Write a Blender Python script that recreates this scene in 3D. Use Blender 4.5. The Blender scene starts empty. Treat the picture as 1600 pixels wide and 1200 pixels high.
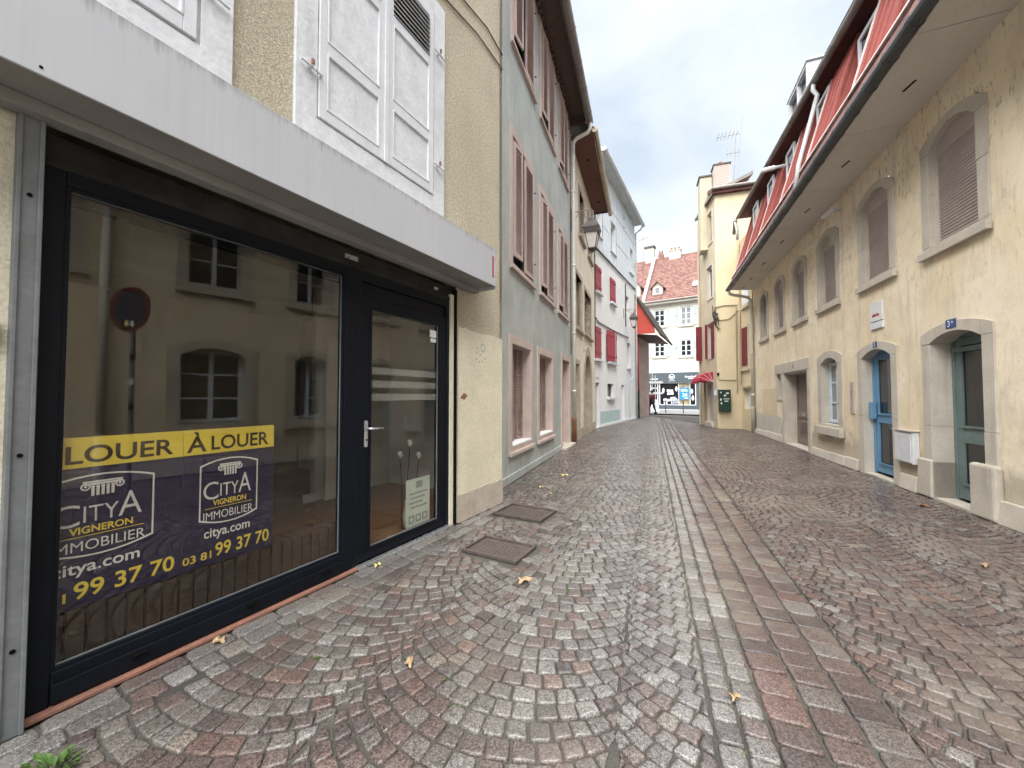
import bpy, bmesh, math, random
from mathutils import Vector, Matrix
random.seed(11)
RAD = math.radians
sc = bpy.context.scene
col = sc.collection

# ------------------------------------------------------------------ camera
cd = bpy.data.cameras.new("camera"); cam = bpy.data.objects.new("camera", cd); col.objects.link(cam)
cd.sensor_width = 36.0; cd.sensor_fit = 'HORIZONTAL'; cd.lens = 13.5
cd.clip_start = 0.05; cd.clip_end = 2000
cam.location = (0, 0, 1.4); cam.rotation_euler = (RAD(90 + 1.7), 0, 0)
sc.camera = cam
# ------------------------------------------------------------------ sky (overcast)
SUN_EL, SUN_AZ = 62.0, 216.0
world = bpy.data.worlds.new("World"); sc.world = world; world.use_nodes = True
wn = world.node_tree.nodes; wl = world.node_tree.links; wn.clear()
wo = wn.new('ShaderNodeOutputWorld'); bg = wn.new('ShaderNodeBackground')
sky = wn.new('ShaderNodeTexSky'); sky.sky_type = 'NISHITA'; sky.sun_disc = False
sky.sun_elevation = RAD(SUN_EL); sky.sun_rotation = RAD(SUN_AZ); sky.air_density = 1.0; sky.dust_density = 2.0
tc = wn.new('ShaderNodeTexCoord'); mp = wn.new('ShaderNodeMapping')
mp.inputs['Scale'].default_value = (1.0, 1.0, 2.2); mp.inputs['Location'].default_value = (3.1, 0.4, 1.7)
n1 = wn.new('ShaderNodeTexNoise'); n1.inputs['Scale'].default_value = 1.7; n1.inputs['Detail'].default_value = 7; n1.inputs['Roughness'].default_value = .52
n1.inputs['Distortion'].default_value = .35
cr = wn.new('ShaderNodeValToRGB')
cr.color_ramp.elements[0].position = .36; cr.color_ramp.elements[0].color = (1.38, 1.55, 1.68, 1)
cr.color_ramp.elements[1].position = .64; cr.color_ramp.elements[1].color = (2.3, 2.34, 2.36, 1)
mx = wn.new('ShaderNodeMix'); mx.data_type = 'RGBA'; mx.inputs['Factor'].default_value = .86
wl.new(tc.outputs['Generated'], mp.inputs['Vector']); wl.new(mp.outputs['Vector'], n1.inputs['Vector'])
wl.new(n1.outputs['Fac'], cr.inputs['Fac'])
wl.new(sky.outputs['Color'], mx.inputs['A']); wl.new(cr.outputs['Color'], mx.inputs['B'])
wl.new(mx.outputs['Result'], bg.inputs['Color']); bg.inputs['Strength'].default_value = .06
wl.new(bg.outputs['Background'], wo.inputs['Surface'])
# ------------------------------------------------------------------ sun through cloud
sd = bpy.data.lights.new("sun", 'SUN'); sun = bpy.data.objects.new("sun", sd); col.objects.link(sun)
sd.energy = 1.5; sd.angle = RAD(80); sd.color = (1, .975, .94)
sun.rotation_euler = (RAD(-(90 - SUN_EL)), 0, RAD(-SUN_AZ))
# ------------------------------------------------------------------ exposure
vs = sc.view_settings
vs.view_transform = 'Standard'; vs.look = 'None'; vs.exposure = 3.1; vs.gamma = 1.0; vs.use_curve_mapping = False
sc.cycles.use_denoising = True
sc.cycles.max_bounces = 6; sc.cycles.diffuse_bounces = 4; sc.cycles.adaptive_threshold = .03; sc.cycles.transparent_max_bounces = 12

# ================================================================== materials
def rgb(c): return (c[0], c[1], c[2], 1)
def mul(c, k): return tuple(v * k for v in c)
class NT:
    def __init__(self, name):
        self.m = bpy.data.materials.new(name); self.m.use_nodes = True
        self.n = self.m.node_tree.nodes; self.l = self.m.node_tree.links
        self.b = self.n['Principled BSDF']; self.out = self.n['Material Output']
        self.tc = None
    def co(self, kind='Object', scale=(1, 1, 1), loc=(0, 0, 0)):
        if not self.tc: self.tc = self.n.new('ShaderNodeTexCoord')
        if kind == 'Position':
            g = self.n.new('ShaderNodeNewGeometry'); src = g.outputs['Position']
        else: src = self.tc.outputs[kind]
        if scale == (1, 1, 1) and loc == (0, 0, 0): return src
        mpn = self.n.new('ShaderNodeMapping'); mpn.inputs['Scale'].default_value = scale; mpn.inputs['Location'].default_value = loc
        self.l.new(src, mpn.inputs['Vector']); return mpn.outputs['Vector']
    def noise(self, vec, scale, detail=4, rough=.55, dist=0):
        n = self.n.new('ShaderNodeTexNoise'); n.inputs['Scale'].default_value = scale; n.inputs['Detail'].default_value = detail
        n.inputs['Roughness'].default_value = rough; n.inputs['Distortion'].default_value = dist
        self.l.new(vec, n.inputs['Vector']); return n.outputs['Fac']
    def ramp(self, fac, p0, p1, c0=(0, 0, 0), c1=(1, 1, 1)):
        r = self.n.new('ShaderNodeValToRGB'); e = r.color_ramp.elements
        e[0].position = p0; e[1].position = p1; e[0].color = rgb(c0); e[1].color = rgb(c1)
        self.l.new(fac, r.inputs['Fac']); return r.outputs['Color']
    def mix(self, fac, a, b, mode='MIX'):
        m = self.n.new('ShaderNodeMix'); m.data_type = 'RGBA'; m.blend_type = mode
        for s, v in (('Factor', fac), ('A', a), ('B', b)):
            if isinstance(v, (int, float)): m.inputs[s].default_value = v
            elif isinstance(v, tuple): m.inputs[s].default_value = rgb(v)
            else: self.l.new(v, m.inputs[s])
        return m.outputs['Result']
    def math(self, op, a, b=0.0):
        m = self.n.new('ShaderNodeMath'); m.operation = op
        for i, v in enumerate((a, b)):
            if isinstance(v, (int, float)): m.inputs[i].default_value = v
            else: self.l.new(v, m.inputs[i])
        return m.outputs[0]
    def bump(self, h, strength=.3, dist=.01, prev=None):
        b = self.n.new('ShaderNodeBump'); b.inputs['Strength'].default_value = strength; b.inputs['Distance'].default_value = dist
        self.l.new(h, b.inputs['Height'])
        if prev is not None: self.l.new(prev, b.inputs['Normal'])
        self.l.new(b.outputs['Normal'], self.b.inputs['Normal']); return b.outputs['Normal']
    def set(self, k, v):
        if isinstance(v, (int, float)): self.b.inputs[k].default_value = v
        elif isinstance(v, tuple): self.b.inputs[k].default_value = rgb(v)
        else: self.l.new(v, self.b.inputs[k])

def M(name, base, rough=.8, c2=None, vs=1.6, fine=.12, fs=45, bump=.0, bs=90, bd=.006, streak=None, sa=.5, sth=.55, metal=0, spec=.35, speck=None):
    t = NT(name); v = t.co()
    c2 = c2 or mul(base, .78)
    c = t.mix(t.ramp(t.noise(v, vs, 5), .35, .68), base, c2)
    if fine:
        f = t.noise(v, fs, 3); c = t.mix(1.0, c, t.ramp(f, .3, .7, (1 - fine,) * 3, (1 + fine * .4,) * 3), 'MULTIPLY')
    if streak:
        s = t.noise(t.co(scale=(4.5, 4.5, .42)), 2.1, 5, .6); c = t.mix(t.math('MULTIPLY', t.ramp(s, sth, sth + .2), sa), c, streak)
    if speck:
        s = t.noise(v, 130, 2); c = t.mix(t.ramp(s, .6, .7), c, speck)
    t.set('Base Color', c); t.set('Metallic', metal); t.set('Specular IOR Level', spec)
    rr = t.ramp(t.noise(v, vs * 6, 3), .3, .7, (max(.03, rough - .1),) * 3, (min(1, rough + .1),) * 3); t.set('Roughness', rr)
    if bump: t.bump(t.noise(v, bs, 4, .6), bump, bd)
    return t.m

def M_pebble(name, base, dark):
    t = NT(name); v = t.co()
    n = t.noise(v, 88, 4, .7); n2 = t.noise(v, 1.3, 5)
    c = t.mix(t.ramp(n2, .35, .7), base, mul(base, .82))
    c = t.mix(t.math('MULTIPLY', t.ramp(n, .36, .55, (1, 1, 1), (0, 0, 0)), .9), c, dark)  # bump pits tinted dark: shade between the pebbles put into the colour
    c = t.mix(1.0, c, t.ramp(t.noise(v, 36, 4, .75), .36, .62, (.74,) * 3, (1.1,) * 3), 'MULTIPLY')
    s = t.noise(t.co(scale=(3.5, 3.5, .4)), 1.7, 5, .6)
    c = t.mix(t.math('MULTIPLY', t.ramp(s, .56, .74), .4), c, mul(dark, 1.25))
    t.set('Base Color', c); t.set('Roughness', .92); t.set('Specular IOR Level', .2)
    t.bump(n, 1.0, .02); return t.m

def M_rightwall(name):
    t = NT(name); v = t.co()
    base = (.72, .60, .42); pale = (.80, .715, .56)
    c = t.mix(t.ramp(t.noise(v, .75, 6, .62), .38, .62), base, pale)
    c = t.mix(t.math('MULTIPLY', t.ramp(t.noise(v, 2.7, 6, .65, .4), .5, .66), .5), c, (.60, .52, .41))
    c = t.mix(t.math('MULTIPLY', t.ramp(t.noise(t.co(scale=(2.6, 2.6, .35)), 1.9, 6, .62), .5, .68), .5), c, (.47, .41, .33))
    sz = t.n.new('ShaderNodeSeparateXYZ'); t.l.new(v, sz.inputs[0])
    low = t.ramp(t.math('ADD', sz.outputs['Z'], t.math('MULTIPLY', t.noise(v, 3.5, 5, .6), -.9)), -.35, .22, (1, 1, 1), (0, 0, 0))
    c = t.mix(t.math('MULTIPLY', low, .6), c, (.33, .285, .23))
    # mould dashes that run down the render
    d = t.ramp(t.noise(t.co(scale=(9, 9, 2.6)), 2.3, 4, .62),   .555, .625)
    zone = t.ramp(t.noise(v, .9, 3), .36, .56)
    sx = t.n.new('ShaderNodeSeparateXYZ'); t.l.new(v, sx.inputs[0])
    hi = t.ramp(t.math('MULTIPLY', sx.outputs['Z'], 1 / 6.0), .42, .88, (.18,) * 3, (1, 1, 1))
    c = t.mix(t.math('MULTIPLY', t.math('MULTIPLY', d, zone), t.math('MULTIPLY', hi, .8)), c, (.15, .125, .07))
    f = t.noise(v, 60, 3); c = t.mix(1.0, c, t.ramp(f, .3, .7, (.9,) * 3, (1.05,) * 3), 'MULTIPLY')
    t.set('Base Color', c); t.set('Roughness', .9); t.set('Specular IOR Level', .2)
    b = t.bump(t.noise(v, 7, 4), .25, .03); t.bump(t.noise(v, 110, 3), .3, .004, b); return t.m

def M_glass(name, ior=.1, tint=(.9, .885, .85), rough=0.0):
    t = NT(name); t.n.remove(t.b)
    tr = t.n.new('ShaderNodeBsdfTransparent'); tr.inputs[0].default_value = rgb(tint)
    gl = t.n.new('ShaderNodeBsdfGlossy'); gl.inputs['Roughness'].default_value = rough; gl.inputs['Color'].default_value = (1, 1, 1, 1)
    bp_ = t.n.new('ShaderNodeBump'); bp_.inputs['Strength'].default_value = .025; bp_.inputs['Distance'].default_value = .01
    t.l.new(t.noise(t.co(), 2.2, 1), bp_.inputs['Height']); t.l.new(bp_.outputs['Normal'], gl.inputs['Normal'])
    lw = t.n.new('ShaderNodeLayerWeight'); lw.inputs['Blend'].default_value = .5
    f5 = t.math('POWER', lw.outputs['Facing'], 5.0); fac = t.math('ADD', t.math('MULTIPLY', f5, 1 - ior), ior)
    ms = t.n.new('ShaderNodeMixShader'); t.l.new(fac, ms.inputs[0]); t.l.new(tr.outputs[0], ms.inputs[1]); t.l.new(gl.outputs[0], ms.inputs[2])
    t.l.new(ms.outputs[0], t.out.inputs['Surface']); return t.m

def M_frost(name):
    t = NT(name); t.n.remove(t.b)
    tr = t.n.new('ShaderNodeBsdfTransparent'); df = t.n.new('ShaderNodeBsdfDiffuse'); df.inputs[0].default_value = (.75, .8, .8, 1)
    ms = t.n.new('ShaderNodeMixShader'); ms.inputs[0].default_value = .22
    t.l.new(tr.outputs[0], ms.inputs[1]); t.l.new(df.outputs[0], ms.inputs[2]); t.l.new(ms.outputs[0], t.out.inputs['Surface']); return t.m

def M_dglass(name, c=(.012, .014, .016)):
    t = NT(name); t.set('Base Color', c); t.set('Roughness', .04); t.set('Specular IOR Level', .7); return t.m

def M_attr(name, rough0, rough1, bump, bs, speckle=.5, bd=.004):
    t = NT(name); a = t.n.new('ShaderNodeAttribute'); a.attribute_name = 'Col'; v = t.co('Position')
    n = t.noise(v, 230, 2, .6); n2 = t.noise(v, 95, 3, .6); n3 = t.noise(v, .9, 5, .6); n4 = t.noise(v, 17, 4, .6)
    c = t.mix(1.0, a.outputs['Color'], t.ramp(n, .36, .60, (1 - speckle,) * 3, (1.16,) * 3), 'MULTIPLY')
    c = t.mix(1.0, c, t.ramp(n2, .38, .60, (.50,) * 3, (1.22,) * 3), 'MULTIPLY')
    c = t.mix(t.math('MULTIPLY', t.ramp(n3, .5, .72), .4), c, (.23, .21, .17))
    t.set('Base Color', c)
    t.set('Roughness', t.mix(t.ramp(n4, .3, .7), (rough0,) * 3, (rough1,) * 3)); t.set('Specular IOR Level', .3)
    b = t.bump(n4, .25, .008); t.bump(n2, bump, bd, b)
    gg = t.n.new('ShaderNodeNewGeometry'); sn = t.n.new('ShaderNodeSeparateXYZ'); t.l.new(gg.outputs['Normal'], sn.inputs[0])
    t.set('Coat Weight', t.math('MULTIPLY', t.ramp(t.noise(v, .55, 3), .2, .5, (.45,) * 3, (1, 1, 1)), t.ramp(sn.outputs['Z'], .80, .955, (.06,) * 3, (1, 1, 1)))); t.set('Coat Roughness', t.ramp(t.noise(v, 6, 3), .3, .7, (.14,) * 3, (.30,) * 3)); t.set('Coat IOR', 1.6); return t.m

def M_tiles(name):
    t = NT(name); g = t.n.new('ShaderNodeNewGeometry')
    c = t.ramp(g.outputs['Random Per Island'], 0, 1, (.12, .056, .048), (.235, .118, .098))
    n = t.noise(t.co(), 3.0, 5); c = t.mix(t.math('MULTIPLY', t.ramp(n, .5, .75), .45), c, (.16, .09, .075))
    t.set('Base Color', c); t.set('Roughness', .8); return t.m

def M_mortar(name):
    t = NT(name); v = t.co('Position')
    n = t.noise(v, 1.1, 5, .6); n2 = t.noise(v, 2.3, 5, .65); f = t.noise(v, 120, 3)
    c = t.mix(t.ramp(n, .4, .65), (.045, .042, .037), (.10, .093, .078))
    c = t.mix(t.math('MULTIPLY', t.ramp(n2, .63, .72), .7), c, (.085, .11, .035))
    c = t.mix(1.0, c, t.ramp(f, .3, .7, (.6,) * 3, (1.2,) * 3), 'MULTIPLY')
    t.set('Base Color', c); t.set('Roughness', .8); t.bump(f, .6, .006); return t.m

def M_wood(name, a, b, rough=.7, sc_=(1, 14, 14), bump=.25):
    t = NT(name); v = t.co(scale=sc_); n = t.noise(v, 3, 6, .62, .6)
    c = t.mix(t.ramp(n, .3, .72), a, b); t.set('Base Color', c); t.set('Roughness', rough); t.set('Specular IOR Level', .3)
    t.bump(n, bump, .004); return t.m

m = {}
m['pebble'] = M_pebble('pebbledash_yellow', (.70, .645, .50), (.33, .28, .19))
m['render_pale'] = M('render_pale', (.70, .65, .50), .9, (.62, .57, .44), 2.5, .18, 60, .55, 70, .01)
m['plinth_tan'] = M('plinth_tan', (.50, .44, .37), .9, (.40, .345, .29), 4, .2, 50, .6, 60, .012)
m['white_paint'] = M('white_paint', (.62, .635, .665), .55, (.55, .565, .59), 3, .06, 30, .18, 38, .004, (.55, .53, .5), .35, .6)
m['white_peel'] = M('white_peel', (.64, .655, .68), .6, (.55, .565, .59), 5, .08, 25, .55, 26, .008, (.36, .35, .33), .45, .58)
m['alu'] = M('fascia_grey', (.56, .58, .61), .38, (.50, .52, .55), .8, .03, 30, .04, 12, .004, (.36, .34, .30), .38, .58, .0, .5)
def M_fascia():
    t = NT('fascia_grey'); v = t.co()
    c = t.mix(t.ramp(t.noise(v, .7, 4), .35, .65), (.47, .485, .51), (.42, .435, .46))
    c = t.mix(t.math('MULTIPLY', t.ramp(t.noise(t.co(scale=(16, 1, .5)), 2.0, 4, .6), .52, .72), .16), c, (.30, .29, .27))
    sz = t.n.new('ShaderNodeSeparateXYZ'); t.l.new(v, sz.inputs[0])
    hgt = t.math('ADD', sz.outputs['Z'], t.math('MULTIPLY', t.noise(t.co(scale=(34, 1, 1.2)), 1.5, 5, .7), .26))
    c = t.mix(t.math('MULTIPLY', t.ramp(hgt, 3.125 / 4, 3.215 / 4) if False else t.ramp(t.math('SUBTRACT', hgt, 2.9), .235, .34), .75), c, (.13, .115, .09))
    spk = t.ramp(t.noise(v, 9, 6, .7), .68, .74); c = t.mix(t.math('MULTIPLY', spk, .5), c, (.16, .15, .13))
    t.set('Base Color', c); t.set('Roughness', .42); t.set('Specular IOR Level', .45); t.bump(t.noise(v, 1.6, 2), .15, .02); return t.m
m['alu'] = M_fascia()
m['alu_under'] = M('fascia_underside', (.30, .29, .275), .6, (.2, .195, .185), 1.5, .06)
m['anthracite'] = M('anthracite_frame', (.0045, .006, .0095), .42, (.006, .008, .0125), 2, .05, 40, 0, 90, .006, spec=.15)
m['black'] = M('black_metal', (.0025, .0025, .003), .6, spec=.1)
m['housing'] = M('shutter_housing', (.03, .028, .025), .75, (.009, .0085, .008), 5, .3, 30, .4, 40, .01)
m['galv'] = M('galvanised_rail', (.22, .235, .245), .5, (.15, .16, .165), 3, .12, 30, .1, 40, .004, (.06, .06, .06), .7, .66, .3)
m['terracotta'] = M('terracotta', (.27, .13, .09), .85, (.2, .10, .075), 6, .2)
m['shopglass'] = M_glass('shop_glass', .046)
m['frost'] = M_frost('frosted_film')
m['navy'] = M('banner_navy', (.012, .011, .052), .5, (.01, .009, .045), 2, .05, spec=.1)
m['yellow'] = M('banner_yellow', (.80, .66, .09), .4, (.66, .53, .06), 3, .04)
m['banner_white'] = M('banner_white', (.78, .79, .82), .4, None, 3, 0)
m['brown_letter'] = M('letter_brown', (.03, .018, .012), .4, None, 3, 0)
m['brick_dark'] = M('brown_brick', (.12, .082, .062), .75, (.07, .05, .04), 6, .25, 30, .3, 50, .006, (.17, .15, .12), .5, .58)
m['floorwood'] = M_wood('shop_floorboards', (.16, .085, .04), (.30, .17, .085), .5)
m['room'] = M('room_wall', (.40, .385, .335), .85, (.36, .345, .3), 1, .04)
m['room_white'] = M('room_white', (.8, .8, .78), .7)
m['room_dark'] = M('room_ceiling', (.3, .29, .27), .9)
m['silver'] = M('satin_silver', (.62, .63, .64), .3, None, 3, .03, metal=.8)
m['poster'] = M('poster_mint', (.62, .72, .68), .6, None, 3, .02)
m['poster_grey'] = M('poster_grey', (.34, .40, .39), .6)
m['grey_box'] = M('grey_plastic', (.33, .33, .32), .5)
m['greenwall'] = M('render_green', (.47, .495, .465), .92, (.35, .375, .355), 1.2, .16, 50, .55, 55, .012, (.20, .235, .22), .55, .52)
m['pinkstone'] = M('pink_sandstone', (.56, .455, .405), .85, (.46, .37, .33), 2.2, .1, 45, .25, 60, .006, (.36, .28, .25), .4, .55)
m['pinkshut'] = M('shutter_pink', (.52, .405, .37), .7, (.43, .335, .305), 4, .12, 40, .2, 50, .005, (.25, .19, .17), .5, .58)
m['pinkshut_old'] = M('shutter_weathered', (.34, .245, .215), .8, (.22, .165, .15), 5, .2, 40, .4, 50, .006, (.13, .11, .1), .6, .52)
m['greenframe'] = M('green_frame', (.03, .07, .05), .5)
m['darkwood'] = M_wood('eave_dark_wood', (.07, .05, .045), (.13, .095, .08), .8, (14, 1, 14))
m['redwood'] = M_wood('eave_red_wood', (.10, .048, .035), (.17, .085, .062), .75, (14, 1, 14))
m['zinc'] = M('zinc_gutter', (.235, .215, .195), .5, (.17, .155, .145), 3, .1, 30, .1, 30, .004, metal=.3)
m['zinc_beige'] = M('gutter_beige', (.48, .42, .31), .55, (.38, .33, .25), 3, .1)
m['zinc_dark'] = M('gutter_dark', (.085, .09, .098), .45, (.055, .06, .065), 3, .1, 30, .1, 30, .004, metal=.3)
m['zinc_light'] = M('gutter_light', (.55, .58, .58), .5, (.45, .48, .48), 3, .06)
m['pipe_white'] = M('downpipe_white', (.66, .65, .60), .5, (.58, .56, .5), 3, .06, 30, 0, 90, .006, (.4, .34, .27), .5, .58)
m['rust'] = M('rusty_iron', (.27, .12, .05), .8, (.16, .08, .05), 8, .25)
m['cream'] = M('render_cream', (.74, .69, .57), .9, (.66, .61, .50), 1.5, .08, 40, .3, 50, .008, (.44, .38, .29), .6, .5)
m['oldstone'] = M('old_stone', (.47, .40, .31), .9, (.36, .305, .235), 4, .2, 40, .5, 30, .012, (.2, .165, .12), .5, .52)
m['whitewall'] = M('render_white', (.72, .72, .715), .85, (.66, .66, .655), 1.3, .06, 40, .15, 50, .006, (.5, .52, .52), .4, .56)
m['panel'] = M('cladding_white', (.64, .68, .71), .6, (.57, .61, .64), 2.2, .04, 40, 0, 90, .006, (.40, .43, .45), .4, .56)
m['redshut'] = M('shutter_red', (.33, .04, .055), .55, (.27, .035, .045), 4, .08)
m['maroon'] = M('shutter_maroon', (.17, .018, .03), .55, (.13, .015, .025), 4, .08)
m['bluetile'] = M('plinth_bluegreen', (.42, .54, .53), .6, (.36, .47, .46), 4, .1)
m['lilac'] = M('door_lilac', (.52, .49, .53), .6)
m['pinkwall'] = M('render_pinkbrown', (.44, .32, .275), .92, (.33, .235, .195), 1.4, .14, 40, .4, 40, .01, (.22, .15, .13), .6, .5)
m['redboard'] = M('boards_red', (.58, .09, .06), .6, (.5, .08, .055), 3, .06)
m['soffit_red'] = M('soffit_darkred', (.09, .025, .025), .7)
m['roofold'] = M('roof_old_tiles', (.065, .05, .038), .9, (.04, .034, .026), 6, .3, 30, .5, 20, .03)
m['tiles'] = M_tiles('clay_roof_tiles')
m['flash'] = M('zinc_flashing', (.40, .39, .36), .6, (.3, .29, .27), 3, .1)
m['endwall'] = M('render_offwhite', (.55, .52, .46), .88, (.47, .445, .39), 1.5, .06, 40, .15, 50, .006, (.46, .42, .36), .55, .5)
m['mint'] = M('shutter_mint', (.36, .47, .43), .6, (.32, .42, .39), 3, .05)
m['shopgrey'] = M('shop_bluegrey', (.075, .095, .11), .5, (.065, .083, .097), 2, .05)
m['glassd'] = M_dglass('window_glass_dark')
m['glassl'] = M_dglass('window_glass_curtain', (.22, .23, .23))
m['blueposter'] = M('poster_blue', (.03, .26, .62), .5)
m['goods'] = M('goods_lilac', (.52, .54, .66), .7, (.3, .32, .5), 9, .2)
m['goods2'] = M('goods_white', (.75, .75, .76), .7)
m['signred'] = M('sign_red', (.11, .008, .01), .4)
m['signblue'] = M('sign_blue', (.006, .012, .04), .4)
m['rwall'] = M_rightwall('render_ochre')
m['greystone'] = M('grey_sandstone', (.54, .495, .425), .88, (.44, .405, .345), 2.6, .1, 50, .3, 55, .007, (.30, .275, .235), .5, .54)
m['rolling'] = M('roller_slats', (.44, .38, .355), .55, (.38, .325, .305), 2, .06)
m['soffit'] = M('soffit_beige', (.62, .58, .52), .85, (.56, .525, .47), .9, .05, 40, .05, 30, .004, (.24, .21, .18), .3, .58)
m['redclad'] = M('cladding_red', (.30, .072, .058), .6, (.24, .06, .05), 2.5, .05, 40, 0, 90, .006, (.24, .07, .06), .3, .58)
m['redclad_edge'] = M('cladding_pale_edge', (.66, .55, .53), .6)
m['bluedoor'] = M('door_blue', (.13, .27, .42), .5, (.10, .22, .35), 3, .08)
m['greendoor'] = M('door_greygreen', (.155, .205, .20), .5, (.12, .165, .165), 3, .1, 30, .1, 40)
m['browndoor'] = M_wood('door_brown', (.16, .125, .11), (.23, .185, .165), .6, (14, 14, 1))
m['bluewhite'] = M('window_bluewhite', (.58, .68, .76), .5)
m['plate_blue'] = M('enamel_blue', (.035, .085, .25), .35)
m['ywall'] = M('render_butter', (.66, .565, .38), .88, (.58, .49, .33), 1.3, .08, 40, .25, 40, .008, (.50, .40, .25), .5, .53)
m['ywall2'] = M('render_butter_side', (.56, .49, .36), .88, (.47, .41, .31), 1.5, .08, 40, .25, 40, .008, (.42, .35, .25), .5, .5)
m['awning'] = M('awning_red', (.42, .03, .055), .7)
m['cabinet'] = M('cabinet_green', (.012, .045, .03), .45)
m['iron'] = M('lantern_iron', (.10, .085, .08), .6, (.07, .06, .055), 5, .15, 40, .1, 40)
m['iron_pale'] = M('bracket_iron', (.30, .26, .21), .6)
m['lampglass'] = M('lantern_opal', (.72, .68, .64), .35)
m['cable'] = M('cable', (.07, .065, .06), .7)
m['cable_pale'] = M('cable_painted', (.40, .33, .22), .7)
m['antenna'] = M('antenna_metal', (.33, .33, .34), .5)
m['castiron'] = M('cast_iron_cover', (.115, .092, .082), .6, (.07, .057, .052), 8, .3, 60, .5, 80, .006)
m['asphalt'] = M('asphalt', (.20, .20, .205), .75, (.17, .17, .175), 1, .15, 90, .3, 120)
m['paving'] = M('pale_paving', (.34, .34, .34), .8, (.29, .29, .29), 1.5, .1)
m['soil'] = M('ground', (.16, .15, .135), .9)
m['setts'] = M_attr('granite_setts', .32, .55, .42, 95, .66)
m['mortar'] = M_mortar('joint_mortar')
m['lead'] = M('leaf_yellow', (.40, .30, .18), .7, (.32, .21, .11), 30, .2)
m['leafp'] = M('leaf_pale', (.66, .60, .22), .7, (.6, .5, .2), 30, .2)
m['leafr'] = M('leaf_rust', (.24, .11, .05), .7, (.18, .08, .04), 30, .2)
m['grass'] = M('weed_green', (.06, .13, .022), .6, (.045, .09, .018), 20, .2)
m['skin'] = M('skin', (.55, .36, .27), .6)
m['jacket'] = M('jacket_dark_red', (.12, .02, .03), .8)
m['trousers'] = M('trousers_black', (.015, .015, .018), .8)
m['hair'] = M('hair_dark', (.02, .015, .012), .7)
m['chbrick'] = M('chimney_mortar', (.55, .50, .46), .9)
m['chb'] = M('chimney_brick', (.42, .29, .26), .9, (.5, .42, .38), 9, .1)

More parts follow.
